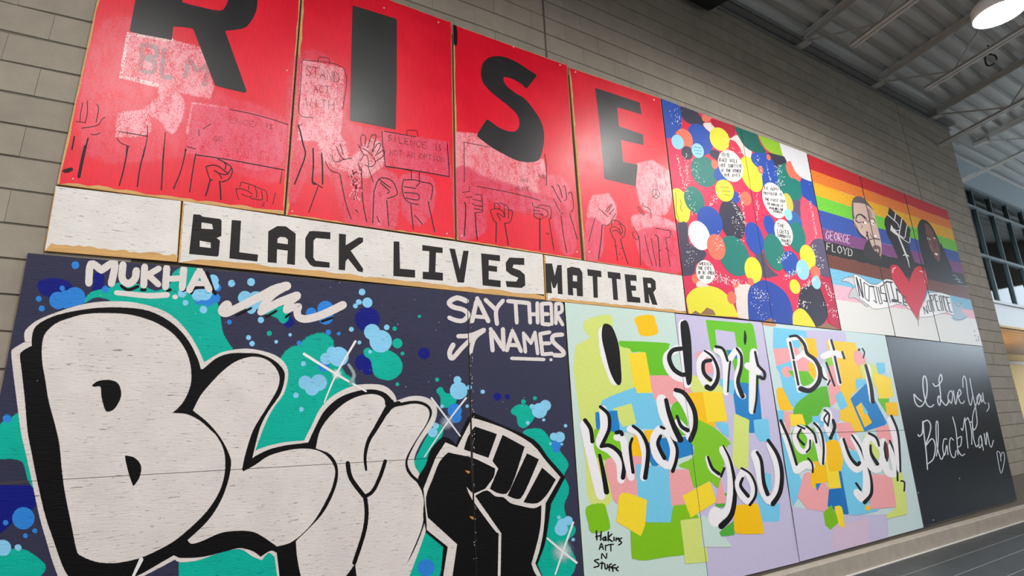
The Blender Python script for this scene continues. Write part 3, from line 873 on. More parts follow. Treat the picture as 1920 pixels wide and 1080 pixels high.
spatter('red', PALE, [(660 + random.gauss(6, 5), 345 + random.uniform(-28, 30), random.uniform(.8, 2.4)) for _ in range(60)])
spatter('red', (150, 12, 30), [(664 + random.gauss(2, 5), 345 + random.uniform(-28, 30), random.uniform(.6, 2.0)) for _ in range(40)])
sk('f7: 165,320 185,400 165,820 / 325,480 340,700 360,880 / 645,620 640,915 / 770,630 825,960 / 1295,560 1300,1025', 13)
sk('f7: 135,165 245,155 / 180,245 280,235 / 330,200 420,210 430,290 440,400 430,460 320,470 / 280,270 430,300 / 275,330 330,360 435,378 / 310,410 430,430 / 235,75 240,160 / 555,430 650,410 740,450 770,540 690,490 650,490 700,560 700,595 / 555,430 575,500 610,590 650,620 / 620,410 620,330 690,350 690,415 / 690,320 820,390 825,560 / 760,360 775,540 / 825,420 885,450 880,520 845,615 770,625 / 1185,310 1200,380 1300,400 1400,440 1410,520 1340,545 / 1255,390 1290,360 1380,365 1460,400 1460,550 1440,555 / 1205,400 1215,520 1250,550 1330,570 / 1210,435 1300,450 / 1220,480 1350,500 1300,520 / 1435,570 1510,1040 / 1500,260 1600,460 / 1475,90 1490,80 1560,220 1620,320 / 1550,70 1580,65 1640,250 / 1640,90 1670,75 1700,250 1660,290 / 1720,200 1750,160 1780,200 1800,400 1745,470 / 1610,485 1650,480 / 1615,510 1650,800 1705,1075 / 1745,480 1860,875 / 1390,770 1430,800 / 350,75 780,155 1100,230 1300,290', 8)
sk('f6: 1370,470 1395,650 1395,950 / 150,290 550,370 / 160,300 165,900', 7)
text('red', (120, 60, 70), 'f6', 'AND', 1270, 820, 1390, 840, 60, 7); text('red', (140, 90, 100), 'f6', 'NOT', 1000, 880, 1130, 905, 50, 7); text('red', (120, 60, 70), 'f6', 'ALIVE', 930, 1010, 1150, 1030, 60, 8)
sk('h3: 440,385 420,640 380,950 / 755,635 800,800 875,1030 / 1330,540 1380,590 1400,800 1415,1080', 13)
sk('h3: 390,100 540,240 / 490,150 600,20 / 520,165 620,30 / 560,200 640,100 / 670,180 600,300 540,380 440,370 / 325,250 270,440 215,670 / 570,440 640,405 700,430 720,460 / 600,400 600,330 640,295 720,320 790,380 830,430 820,540 800,580 740,625 / 570,440 620,580 655,620 / 610,480 690,470 770,560 / 720,370 740,360 790,480 760,515 725,430 / 655,620 680,800 700,980 / 1035,80 1060,70 1150,190 1120,200 1040,90 / 1130,0 1130,50 1220,90 1260,150 1265,260 / 960,400 1050,560 1025,630 950,540 975,480 / 1060,560 1080,800 1085,1060 / 1160,540 1200,760 1290,1070 / 1270,600 1310,850 1360,1070 / 1515,600 1540,780 1590,1080 / 1340,430 1500,460 1590,480 1580,580 1510,590 / 650,740 690,720 / 755,765 790,775 / 1400,820 1440,795 / 1505,760 1570,815 / 1405,975 1440,965 / 720,885 745,855 / 770,920 790,945', 9)
text('red', (130, 50, 70), 'f8', 'ME', 1370, 275, 1490, 305, 70, 9); text('red', (130, 50, 70), 'f8', 'NEED', 1330, 450, 1530, 530, 65, 9)
sk('f8: 1305,580 1320,520 1370,500 1425,540 1430,620 1370,660 1320,620 1305,580 / 1365,510 1370,580 1330,630 / 1370,580 1420,640', 8)
for x, y in ((538, 132), (548, 396), (710, 420), (720, 15), (838, 438), (866, 442), (1082, 472), (1105, 472), (963, 88), (822, 42), (870, 53), (1079, 135), (1226, 187), (137, 335), (1050, 122)):
    ell('red', 'screw_head', (225, 215, 210), 'p: %g,%g 1.3,1.3' % (x, y))
for s in ('a2: 1470,190 1500,195 1505,330 1475,310', ):
    poly('red', 'scuff_mark', (40, 10, 14), s, soft=2)
poly('red', 'scuff_mark', (40, 14, 16), 'b1: 470,200 530,180 545,195 500,215', soft=1.5)

# ================================================================== white strip boards
WHT, LET = (226, 221, 217), (42, 39, 40)
coat('W1', WHT, 'osb', (0, .004, .048, .004), .35); coat('W2', WHT, 'osb', (0, .006, .045, .01), .35); coat('W3', WHT, 'osb', (0, .004, .03, .022), .35)
def letter(s, holes=()): poly('white', 'painted_letter', LET, s, 'osb', holes=holes, sm=False)
letter('b1: 1450,527 1500,530 1520,545 1650,562 1662,575 1660,690 1625,705 1650,725 1640,835 1630,845 1418,825', ['b1: 1512,588 1590,600 1598,640 1510,635', 'b1: 1498,725 1580,740 1580,780 1498,770'])
letter('b1: 1738,570 1808,575 1795,812 1936,830 1930,882 1720,858')
letter('b2: 92,655 160,615 225,618 298,672 292,908 232,900 238,800 158,790 155,893 87,887', ['b2: 162,710 180,697 220,700 240,718 238,752 160,742'])
letter('b2: 400,655 430,652 558,662 558,715 450,705 432,725 430,850 445,875 552,888 552,928 430,920 405,905 368,850 370,705')
letter('b2: 622,672 675,678 672,760 770,700 803,703 803,735 710,800 803,935 800,963 765,955 690,860 672,880 668,948 620,943')
letter('b2: 1032,730 1075,732 1080,935 1193,945 1193,1003 1030,990')
letter('b2: 1247,757 1400,778 1400,818 1350,815 1345,960 1402,967 1402,1025 1250,1013 1250,958 1295,960 1300,805 1247,800')
letter('b2: 1450,783 1492,787 1528,940 1555,800 1595,802 1560,1040 1512,1038')
letter('b2: 1688,820 1830,835 1830,880 1745,870 1745,910 1808,918 1808,960 1745,952 1745,1015 1835,1025 1835,1075 1700,1060')
letter('955,483 983,484 983,497 963,496 961,502 975,507 984,515 985,535 978,540 950,538 948,527 968,528 972,521 958,515 949,508 948,493')
letter('1022,494 1035,494 1040,517 1045,497 1053,497 1055,552 1046,551 1045,530 1041,540 1037,540 1033,527 1035,550 1024,549')
letter('1063,503 1072,500 1087,503 1092,511 1093,556 1082,555 1081,541 1074,540 1075,554 1065,553', ['1074,516 1082,517 1082,528 1074,527'])
letter('1101,504.5 1127,508 1128,520 1120,519 1121,558.5 1113,558 1111,518 1102,517')
letter('1139,509 1163,512 1164,524 1156,523 1159,563 1150,562 1147,522 1140,521')
letter('1171,514 1193,516 1194,527 1182,526 1183,535 1192,536 1193,545 1184,545 1186,556 1200,558 1201,568 1176,566')
letter('1205,520 1222,521 1229,527 1230,542 1225,548 1233,572 1223,571 1216,551 1218,569 1209,567', ['1214,531 1220,532 1221,539 1215,539'])

# ================================================================== graffiti boards
NAVY, TEAL, DBLUE, MBLUE, LBLUE, GWH, GBK = (54, 54, 78), (6, 176, 156), (16, 24, 124), (48, 132, 218), (138, 204, 240), (222, 213, 210), (12, 10, 12)
for b in ('G1', 'G2', 'G3'): coat(b, NAVY, 'osb' if b != 'G3' else 'flat', (.004, .003, .003, .003), .9)
def gp(c, s, soft=1.5, name='spray_cloud', **k): poly('graf', name, c, s, 'osb', soft=soft, **k)
def gd(c, crop, lst, soft=0.8, name='spray_dot'):
    for t in lst.split():
        x, y, r = t.split(','); ell('graf', name, c, '%s: %s,%s %s,%s' % (crop, x, y, r, r), 'osb', soft=soft)
def gs(c, s, w0, w1=None, soft=.8, name='spray_line', fin='osb'): stroke('graf', name, c, s, w0, w1, fin, soft=soft)
gp(DBLUE, 'i2: 330,270 430,240 560,260 610,320 540,360 400,380 340,340', 4); gp(DBLUE, 'i8: 0,470! 215,470! 235,610 160,640 60,740 0,790!', 2)
gd(DBLUE, 'c2', '835,235,90 245,255,38 805,560,60 1260,490,40 1810,815,26 1885,815,16 840,610,40', 2)
gp(DBLUE, 'i3: 240,280 340,280 345,450 290,500 210,470 230,400')
gp(TEAL, '158,568 172,548 205,540 225,530 262,534 300,545 350,505 372,500 388,530 405,560 412,590 418,625 431,648 432,658 380,690 330,640 200,560')
gp(TEAL, '530,669 562,647 580,632 605,626 622,637 624,648 632,672 645,700 665,720 640,760 600,780 575,830 470,860 440,860 480,780', 4)
gp(TEAL, 'c2: 810,470 840,450 880,470 960,460 1050,500 1095,570 1080,640 1020,685 960,685 890,650 860,540 820,510')
gp(TEAL, 'i8: 0,70 60,30 150,10 230,450 190,430 160,320 100,290 0,290!'); gp(TEAL, 'i8: -10,950! 80,900 180,910 300,1000 290,1060 250,1090! -10,1090!')
gp(TEAL, 'i7: -10,1000! 130,975 260,940 350,990 430,960 460,1100! -10,1100!')
gp(TEAL, 'i6: 60,260 130,180 160,200 150,250 90,380 20,500 -20,440'); gp(TEAL, 'i6: 20,800 65,830 160,900 155,1000 135,1090! -60,1090! -40,960')
gp(TEAL, 'i6: 640,220 740,205 800,270 880,370 905,420 880,480 905,540 905,590 880,660 900,740 945,790 940,830 900,880 950,990 900,1090 700,1090 700,1000 760,780 790,640 880,490 760,380 680,290')
gp(TEAL, 'i6: 570,90 600,65 650,60 690,90 700,140 650,195 610,180 600,130 570,110'); gp(TEAL, 'c2: 1355,770 1390,745 1420,790 1470,800 1500,850 1440,895 1390,880 1385,820')
gp(TEAL, 'i4: 660,450 760,390 900,360 960,430 930,540 870,570 800,500', 3); gp(TEAL, 'i3: 1380,180 1440,220 1420,300 1180,300 1250,220', 2)
gd(TEAL, 'c2', '1060,415,36 1040,305,15 1098,492,13 1060,722,13 100,340,18 1358,688,14 1225,213,11'); gd(TEAL, 'i6', '708,22,11 640,42,13')
gd(MBLUE, 'i2', '490,420,72 560,410,75 632,395,86 636,122,31 525,317,21 327,407,23 352,488,24'); gd(MBLUE, 'i3', '1500,590,60 1600,580,85 1690,570,55 370,465,40')
gd(MBLUE, 'i4', '1240,450,66 1420,400,100 1420,500,95 40,270,42 203,567,28 1455,695,33 1587,712,22 1085,830,28 1802,362,28 50,130,45')
gd(MBLUE, 'c2', '1490,920,52 1500,970,40 510,585,42'); gd(MBLUE, 'i8', '158,690,74 38,720,17 172,808,15 235,775,16 48,18,28'); gd(MBLUE, 'i6', '835,300,28 835,325,20 60,1030,50')
gd(LBLUE, 'c2', '870,330,58 935,400,82 835,110,36 795,30,23 770,105,19 980,295,19 715,310,16 775,408,13 1520,770,64 1510,690,27 1600,745,17 1700,778,14 370,710,50 470,710,60 420,755,50 300,805,19 340,910,16 355,568,17 620,515,72 570,480,38 525,530,42 855,478,12 745,134,16', 1)
gd(LBLUE, 'i4', '400,260,85 470,330,90 540,290,110 480,400,60 230,78,42 478,60,46 602,540,36 445,763,29 490,838,31 795,815,20 972,727,18 1745,657,27 1850,825,20 1845,315,30 1880,185,36 20,40,45', 1)
gd(LBLUE, 'i3', '1480,530,70 1560,510,85 1290,510,50 1330,625,31 1545,708,42 1880,395,36 1660,350,60 1680,420,50', 1)
gd(LBLUE, 'i6', '735,95,44 770,65,32 690,70,13 760,150,8 665,168,10 890,185,9 820,250,22 855,252,30 865,800,38 870,770,30 905,750,26 850,730,9 935,863,9 155,70,10 305,68,9 118,185,17 100,225,27 868,295,7 800,292,6', 1)
gd(LBLUE, 'i8', '20,890,52 122,888,19', 2)
# bubble letters: white halo, black shadow, white bodies
gp(GWH, 'c1: 88,490 105,455 190,405! 185,340 215,295 290,240 440,180 600,130 760,105 950,105 1100,130 1240,180 1340,255 1420,350 1480,450 1525,550! i7: 110,95 150,70 200,48 290,35 370,45 440,70 480,110 490,160 470,240 420,310 380,390 338,505! 400,482 480,465 565,458! 600,390 640,310 700,250 780,210 850,198 930,205 975,240 990,275! 1050,255 1110,255 1160,280 1175,320 1160,380 1110,450 1075,520 1072,570 1100,620 1135,700 1132,830 1100,940 1040,1100! 445,1100! 430,990! 400,972 370,1005! 330,990 270,955 180,970 80,1005 0,1015 d1: 1310,955! 1170,1030 1050,1090! 440,1090! 390,950 340,780 300,640 240,360 200,180 160,0 c1: 125,820 100,620', 1.2, 'letter_halo', n=4)
gp(GBK, 'c1: 152,510 170,475 240,435! 245,350 280,280 400,215 560,175 750,150 950,150 1100,170 1220,220 1330,300 1420,410 1480,530 1505,610! i7: 105,125 160,80 220,58 290,55 360,60 420,85 460,120 475,160 455,240 400,320 360,400 325,538! 400,500 480,480 560,470 585,466! 620,390 660,320 720,265 790,235 870,222 930,235 965,265 972,290! 1000,285 1060,275 1110,280 1145,305 1150,340 1125,390 1080,460 1045,530 1040,570 1060,610 1095,645 1120,700 1125,780 1110,860 1060,980 990,1100! 455,1100! 440,972! 410,962 365,990! 330,965 270,950 200,965 100,990 0,995 d1: 1310,925 1280,935 1100,1040 1000,1090! 520,1090! 470,1000 400,800 340,620 280,360 240,160 210,0 c1: 190,850 165,620', 1.2, 'letter_shadow', n=4)
gp(GWH, 'c1: 345,340 420,270 520,230 640,200 780,192 950,200 1080,230 1200,280 1310,360 1390,470 1425,580 1430,700 1400,800 1350,880 1285,940! 1400,950 1500,1000 1590,1080 d1: 1620,30 1665,110 1685,200 1680,320 1640,450 1550,590 1420,720 1280,830 1080,930 930,970 830,980 720,970 620,930 580,890 540,700 490,450 470,300 450,100 430,0 c1: 410,1000 370,850 345,700 320,550 320,420', 1.6, 'bubble_letter', n=4)
gp(GBK, 'c1: 695,730 740,700 820,692 880,715 905,770 900,830 860,900 815,925 790,910 765,820 755,740 710,738', 1.5, 'letter_counter'); gp(GBK, 'd1: 940,178! 1000,190 1045,230 1058,280 1040,350 1000,405! 970,320 945,220', 1, 'letter_counter')
gp(GWH, 'i7: 55,318! 120,370 180,440 222,520 230,570 215,650 180,740 120,830 30,915! 50,930 100,915 180,880 260,870 330,875 380,900 440,942! 500,925 560,880 620,810 680,700 700,640 705,590 680,540 630,505 560,495 480,505 400,530 340,570 285,600! 278,590! 290,530 320,430 350,370 400,290 440,220 450,165 430,120 390,85 330,72 260,90 200,130 140,190 90,250', 1.2, 'bubble_letter', n=4)
gp(GWH, 'i7: 620,492! 640,410 690,340 760,280 830,250 890,245 930,265 942,300 1000,300 1070,288 1120,300 1140,330 1125,380 1080,450 1035,530 1030,580 1050,620 1090,660 1112,720 1115,790 1100,870 1050,990 1000,1100! 810,1100! 800,1020! 740,1100! 555,1100! 535,1000 528,920! 600,850 660,780 705,690 722,620 715,560 680,515', 1.2, 'bubble_letter', n=4)
gs(GBK, 'i7: 965,280 930,340 895,400 860,460 845,530 850,592', 26, 9); gs(GBK, 'i7: 765,560 780,630 840,712', 19); gs(GBK, 'i7: 840,715 880,690 915,620 938,550', 15); gs(GBK, 'i7: 845,715 852,790 840,880 795,1020', 17); gs(GBK, 'i7: 1000,285 965,300 940,330', 20)
# raised fist
gp(GBK, 'i6: 165,255 240,300! 300,160 340,110! 520,188 700,270 780,370 885,490! 800,650! 780,800 760,900 718,1010! 755,1095! 150,1095! 165,905! 65,820! 45,720 50,600 10,510 60,420 90,330', 2, 'fist_shadow', n=3)
gp(GWH, 'i6: 175,285! 245,315! 335,138! 520,200 685,292 772,395 858,492! 770,645! 758,800 735,920 708,1005! 752,1095! 160,1095! 190,905! 65,805! 62,740! 45,560! 120,370!', .8, 'fist_outline', n=3)
gp(GBK, 'i6: 190,345! 330,375 400,405 470,440! 460,490 410,560! 340,590! 300,548! 330,620 460,800 490,825! 485,1095! 215,1095! 245,890! 70,730! 60,610 100,500 140,400', .6, 'fist_shape', n=3)
gp(GBK, 'i6: 352,602! 420,570 470,605 520,612 560,645 620,662 700,677 745,657! 740,780 715,900 685,1005! 700,1050 728,1095! 503,1095! 508,825!', .6, 'fist_shape', n=3)
for s in ('i6: 350,190! 480,235! 430,375! 285,325! 310,250', 'i6: 515,240! 645,310! 560,560 500,588 440,560! 490,440! 455,395!', 'i6: 660,350! 730,385! 640,590 600,620 545,600!', 'i6: 750,435! 830,505! 780,590 720,645 640,640!'):
    gp(GBK, s, .6, 'finger_shape', n=3)
# tags and sparkles
def tagw(s, w, w1=None, c=GWH): gs(c, s, w, w1, .7, 'tag_lettering', 'flat')
gs(GBK, 'i3: 560,420 640,470 760,430 / 800,470 850,470 / 1110,480 1150,470 / 1300,480 1340,460 / 1400,510 1440,450 1570,440 / 1590,260 1660,470 1690,520', 34)
tagw('i3: 170,390 195,160 320,235! 480,150 440,395', 84); tagw('i3: 580,170 570,330 640,395 720,340 740,240', 84); tagw('i3: 840,195 828,415', 80); tagw('i3: 1010,215 880,290! 1005,405', 70); tagw('i3: 1105,205 1090,435', 80); tagw('i3: 1110,340 1290,330', 66); tagw('i3: 1310,215 1290,445', 80); tagw('i3: 1375,475 1500,230! 1615,465', 76); tagw('i3: 1430,395 1570,395', 60)
tagw('i3: 500,505 700,525 900,542 1110,530', 56, 66); ell('graf', 'spray_dot', GWH, 'i3: 1205,555 34,28', 'flat')
gs(GBK, 'i4: 290,485 480,390 / 665,500 800,425 / 915,505 970,465 / 1370,560 1510,510', 24)
tagw('i4: 200,365 175,335 125,375 105,430 160,455 300,390 480,300 650,215 780,150 930,110', 80, 110); tagw('i4: 930,110 780,200 650,330 600,440', 95, 80); tagw('i4: 600,440 800,330 950,270 1060,230', 90, 100); tagw('i4: 1060,240 960,320 920,410', 95, 80); tagw('i4: 920,420 1000,385 1080,370! 1060,440 1090,510 1200,525 1400,465 1640,350', 80, 100)
tagw('i5: 370,165 250,125 150,180 200,240 330,275 390,340 330,410 240,410 150,375', 60, 50); tagw('i5: 440,420 505,130! 645,420', 52); tagw('i5: 480,360 600,370', 44); tagw('i5: 610,150 745,280 / 830,160 745,280 755,455', 48)
tagw('i5: 895,165 1150,190', 48); tagw('i5: 990,190 1005,440', 44); tagw('i5: 1160,190 1175,440 / 1265,190 1270,440 / 1170,330 1270,335', 44); tagw('i5: 1430,195 1320,200! 1330,455! 1420,462 / 1330,330 1400,330', 44); tagw('i5: 1440,200 1450,460', 36); tagw('i5: 1500,200 1500,450 / 1500,200 1565,205 1575,290 1510,330! 1585,465', 40)
tagw('i5: 700,790 675,520! 840,780! 830,520', 50); tagw('i5: 880,790 950,540! 1060,800 / 910,720 1010,725', 46); tagw('i5: 1115,810 1090,570! 1185,700! 1235,560! 1270,830', 40); tagw('i5: 1420,560 1300,580! 1330,840! 1450,830 / 1320,700 1420,700', 44); tagw('i5: 1580,590 1470,605 1465,680 1590,800 1580,850 1480,850', 50)
tagw('i5: 940,890 1350,905', 38); ell('graf', 'spray_dot', GWH, 'i5: 1438,908 20,20', 'flat'); tagw('i5: 200,720 155,820 190,890 310,760 470,600', 60, 50); tagw('i5: 265,610 420,600 590,530', 52); tagw('i5: 590,540 470,640 420,810', 46)
ell('graf', 'spray_glow', (225, 235, 238), 'c2: 605,645 10,10', 'osb', soft=9); ell('graf', 'spray_glow', (160, 168, 184), 'c2: 1430,1010 8,8', 'osb', soft=14); ell('graf', 'spray_glow', (190, 214, 216), 'i6: 872,935 10,12', 'osb', soft=20)
gs((235, 232, 232), 'c2: 360,495 600,645 825,775', 20, 12, .4, 'sparkle', 'flat'); gs((235, 232, 232), 'c2: 745,400 600,650 510,860', 16, 7, .4, 'sparkle', 'flat'); gs((222, 220, 226), 'c2: 1315,825 1440,990 1530,1110', 13, 9, .4, 'sparkle', 'flat'); gs((222, 220, 226), 'c2: 1575,825 1440,1000 1260,1270', 13, 7, .4, 'sparkle', 'flat')
gs((232, 230, 232), 'i6: 780,855 875,935 955,1000', 10, 14, .4, 'sparkle', 'flat'); gs((232, 230, 232), 'i6: 935,760 875,930 828,1070', 11, 8, .4, 'sparkle', 'flat'); gs((232, 230, 232), 'd1: 1060,955 990,1100', 30, 16, .4, 'sparkle', 'flat')
gs((150, 165, 172), 'c2: 690,570 735,650 705,720', 8, 16, 3, 'spray_line')
for x, y in ((872, 885), (880, 971)): poly('graf', 'chipped_wood', (190, 130, 70), 'p: %g,%g %g,%g %g,%g' % (x, y-3, x+9, y-1, x+6, y+3))
spatter('graf', (230, 228, 226), [(random.uniform(878, 884) + (y-560)*.02, y, random.uniform(.4, 1.1)) for y in [random.uniform(590, 1075) for _ in range(70)]])
spatter('graf', (230, 228, 226), [(random.uniform(60, 1050), random.uniform(500, 780), random.uniform(.3, .9)) for _ in range(60)])

# ================================================================== pastel boards: I dont Know you But i Love you
MINT, LIL, SKYP = (200, 221, 214), (198, 190, 221), (198, 217, 220)
coat('J1', MINT, 'flat'); coat('J2', LIL, 'flat'); coat('J3', SKYP, 'flat'); coat('J4', SKYP, 'flat')
YG, YEL, GOLD, LIME, PNK, SKY, BLU, KWH, KBK, DGR = (212, 224, 122), (248, 216, 50), (248, 194, 14), (104, 192, 36), (240, 164, 168), (118, 200, 234), (36, 128, 198), (240, 236, 240), (18, 16, 20), (84, 172, 62)
def kp(c, s, soft=1.2): poly('know', 'paint_patch', c, s, 'flat', soft=soft, n=3)
kp(YG, 'h4: 45,310 480,308 560,720 220,1000 h5: 230,200 350,700 165,725 130,400 100,100', 3); kp(YG, 'h4: 115,110 320,50 345,140 280,220 170,235', 3); kp(GOLD, 'h4: 545,70 685,50 715,110 730,205 600,222 565,150')
kp(LIME, 'h4: 410,268! 800,285 825,310! 840,560! 650,560! 620,370 520,360 500,330 420,310'); kp(YEL, 'h4: 490,375! 630,362! 690,700! 550,705!'); kp(PNK, 'h4: 670,560! 960,560! 1010,720 860,800 720,770 690,700'); kp(SKY, 'h4: 270,770 540,660! 560,710! 690,710! 780,1010! 550,1010 440,1040 400,1000 300,860')
kp(YG, 'h4: 360,840! 510,795! 550,960! 440,990!'); kp(BLU, 'h4: 210,870! 390,855! 415,1040! 340,1050 230,1040'); kp(LIME, 'h4: 850,830 920,780 1000,900 960,1060 880,1000')
kp((128, 196, 40), 'h5: 200,110! 440,150! 450,330 300,370! 210,330'); kp(GOLD, 'h5: 515,200 560,170 620,330 590,400 520,340'); kp(GOLD, 'h5: 620,125! 690,120! 680,215! 650,220!'); kp(BLU, 'h5: 650,230 860,180 1020,180! 1035,320! 915,355 740,410 690,425')
kp((128, 196, 40), 'd3: 1360,190 1370,60 1430,0 1560,20 1610,80 1600,180 1560,350 1540,420 1480,370 1350,420 1330,290 1250,250'); kp((128, 196, 40), 'h6: 215,870 370,970 470,1060 470,1100 200,1100 170,1060')
kp(PNK, 'h5: 305,365 580,345 600,400 550,420 565,660 430,650 410,730 370,715 340,600', 2); kp(SKY, 'h5: 550,410! 830,440! 835,560! 862,900! 630,890! 640,710! 570,680!', 2); kp(PNK, 'h5: 830,460! 990,450! 1040,620! 950,680! 960,750! 850,755!')
kp((128, 192, 28), 'd3: 890,740! 1000,680! 1190,680! 1210,555! 1330,540! 1400,640! 1270,660! 1290,920! 1150,935 1000,960 920,950 900,930'); kp(YEL, 'h5: 430,648 640,710! 625,920! 590,1010! 385,890! 400,800'); kp((128, 192, 28), 'h5: 132,770 270,740 300,800 328,920 310,960 180,985 150,900')
kp(YG, 'd3: 1265,665! 1420,645! 1470,970! 1300,985! 1290,860', 2); kp(YEL, 'd3: 1280,480! 1480,370! 1530,520! 1340,640!')
kp(LIME, 'h6: 285,45! 620,75! 680,90 715,280! 735,590! 560,570! 500,360! 410,360! 330,290!'); kp(LIL, 'h6: 365,128! 525,150! 545,280! 470,300! 380,260!'); kp(BLU, 'h6: 460,300! 570,310! 560,370! 490,365!'); kp(BLU, 'h6: 540,570! 730,590! 755,880! 690,890! 705,995! 650,995! 640,890! 540,840! 520,680!'); kp(SKY, 'h6: 395,540! 525,560! 520,670! 430,660!')
kp(PNK, 'h6: 200,340 290,330 340,470 290,480', 3); kp(YG, 'h6: 150,540 190,520 400,600 430,660! 250,660! 170,640', 3); kp(GOLD, 'h6: 135,662! 260,655! 360,850! 360,950! 220,880!'); kp(YEL, 'h6: 260,655! 420,652! 465,895! 300,905!'); kp(YG, 'h6: 525,835! 650,890! 645,1000! h7: 640,430! 560,450! 510,390! 525,20!'); kp(SKY, 'h6: 365,910! 470,920! 480,1030! 430,1000!'); kp(SKY, 'h6: 690,890! 810,880! 830,1060! 740,1070! 700,1000!')
kp(SKY, 'h7: 780,480! 830,490! 840,620! 790,640!'); kp(SKY, 'h7: 700,640! 860,740! 905,740! 900,885! 770,890! 740,760!', 2); kp(PNK, 'h7: 410,520! 450,700! 440,735! 370,740!'); kp(DGR, 'h7: 365,745! 450,740! 475,680! 440,660! 480,640! 500,760! 380,770!'); kp(MINT, 'h7: 250,840! 400,900! 420,1000! 500,1100! 260,1100!', 3); kp(DGR, 'h7: 400,980! 515,890! 525,1000! 415,1015!'); kp(GOLD, 'h7: 530,755! 720,740! 770,970 740,990 560,990 525,940')
kp(SKY, 'h8: 0,20! 280,50! 290,110 210,190! 0,195!'); kp(LIL, 'h8: 280,50! 600,60! 600,160 450,250 380,330 290,110!', 3); kp(PNK, 'h8: 0,200! 200,190! 240,260 300,280 310,400 200,380 100,420 30,345!'); kp(GOLD, 'h8: 215,110! 350,115! 375,270! 290,260 250,200'); kp(GOLD, 'h8: 290,320! 360,310! 400,440! 320,450!'); kp(SKY, 'h8: 20,350! 150,300! 180,480 330,590! 170,690! 100,600 60,420')
kp(PNK, 'h8: 70,370 130,350 150,420 100,435'); kp(LIME, 'h8: 120,385! 290,390! 330,450 360,480 300,530 220,480'); kp((92, 178, 36), 'h8: 300,580 400,520! 450,515! 480,690! 420,690 380,760 260,860! 170,750 200,660'); kp(GOLD, 'h8: 30,540 75,530! 165,710! 70,715 40,640'); kp(PNK, 'h8: 85,730! 160,730! 140,850 130,950 90,900'); kp(YEL, 'h8: 140,755! 240,750! 270,840! 150,850!')
kp((244, 200, 40), 'h8: 445,130! 690,150! 760,440! 700,450! 710,540 650,620 760,890! 650,910! 640,830 565,790 560,720 620,690 560,560'); kp((150, 205, 70), 'h8: 440,280! 500,280! 505,345! 460,350!'); kp(PNK, 'h8: 460,350! 530,340! 560,560 490,680 470,560'); kp(LIL, 'h8: 480,690! 560,720! 560,800! 520,830 485,780'); kp(SKY, 'h8: 520,600! 570,555! 625,680! 570,710!'); kp(PNK, 'h8: 690,220 760,260 770,330 740,350 690,300', 3); kp(YG, 'h8: 740,340 860,350 870,500 780,480', 3)
kp(SKY, 'h8: 870,320! 935,320! 940,400! 890,405!', 2); kp(YEL, 'h8: 850,400! 990,450! 1010,600! 900,625! 860,480'); kp(LIME, 'h8: 880,620! 975,620! 960,730 930,700'); kp(GOLD, 'h8: 945,655! 1040,650! 1055,760! 960,755!'); kp(SKY, 'h8: 695,458! 780,460! 780,490! 700,540!'); kp(BLU, 'h8: 650,620! 780,490! 955,820! 940,840! 770,895!', .5); kp(GOLD, 'h8: 695,690! 740,650! 830,820! 770,860!', .4); kp(SKY, 'h8: 740,650! 800,740! 770,750!', .4)
kp(PNK, 'h8: 530,830! 640,820! 650,950 620,1040 560,950'); kp(SKY, 'h8: 330,770! 430,760! 450,800 400,860 340,830'); kp(PNK, 'h8: 860,870! 960,840! 1000,920 990,1000 900,960')
kp(SKY, 'i1: 60,0! 110,0! 130,200 220,460 250,560 180,690! 140,500'); kp((120, 196, 48), 'i1: 170,160! 230,100 330,130! 380,360! 260,370 200,390! 180,260'); kp(SKY, 'i1: 400,150! 490,150! 500,230! 420,240!'); kp(PNK, 'i1: 260,460! 300,450 340,560 400,520 440,570! 430,690 400,740! 410,830! 330,760 215,625!'); kp(GOLD, 'i1: 320,370! 400,365! 440,510! 360,530 330,560 310,500'); kp(BLU, 'i1: 345,530! 380,525! 355,578!')
kp(YEL, 'i1: 410,260! 440,430! 510,440! 530,555! 440,560! 420,420'); kp(GOLD, 'i1: 415,240 510,230 545,430! 450,440!'); kp((30, 112, 184), 'i1: 510,440! 530,440! 580,745! 545,745 430,690! 440,570! 530,560!', .5); kp(SKY, 'i1: 530,440! 560,330 620,300 690,430 690,560 750,640 700,690 800,720! 590,765!', 1.5); kp(PNK, 'i1: 510,110! 590,90! 640,180! 620,290! 540,220!'); kp(SKY, 'i1: 590,290! 650,300! 660,370! 600,360!'); kp(YG, 'i1: 690,180! 780,180! 800,340 760,330 700,250'); kp(YG, 'i1: 890,470! 960,440 990,600 1000,745! 800,795! 770,770 920,710', 2); kp(PNK, 'i1: 740,460! 890,470! 925,695! 740,710!'); kp(GOLD, 'i1: 700,685! 740,700! 730,720! 705,715!')
kp(LIL, 'i1: 170,700! 580,765! 850,760! 860,925! 600,1000! 230,1090!', 4); kp((212, 188, 212), 'i1: 470,850! 720,780! 720,950! 470,1010!', 4); kp((122, 186, 26), 'i1: 400,740! 455,685! 515,800! 450,858! 415,830!'); kp(YEL, 'i1: 480,695! 530,700 550,845! 515,835!')
def kw(s, w, w1=None): stroke('know', 'letter_underpaint', KWH, s, w, w1, 'flat', soft=1.2, n=4)
def kb(s, w, w1=None): stroke('know', 'painted_letter', KBK, s, w, w1, 'flat', n=4)
kw('h4: 285,190 295,380 370,610', 100, 60); poly('know', 'painted_letter', KBK, 'h4: 262,190 275,130 310,122 350,150 385,230 410,330 425,500 428,600 410,640 375,615 330,520 290,370 265,260')
kw('h4: 900,330 815,390 820,480 880,560 970,590', 60); kw('h4: 945,120 960,400 985,630', 70); kb('h4: 930,332 860,347 830,410 865,500 930,548 970,550', 38); poly('know', 'painted_letter', KBK, 'h4: 925,140 945,98 980,100 1005,180 1020,330 1022,590 990,640 970,580 945,360')
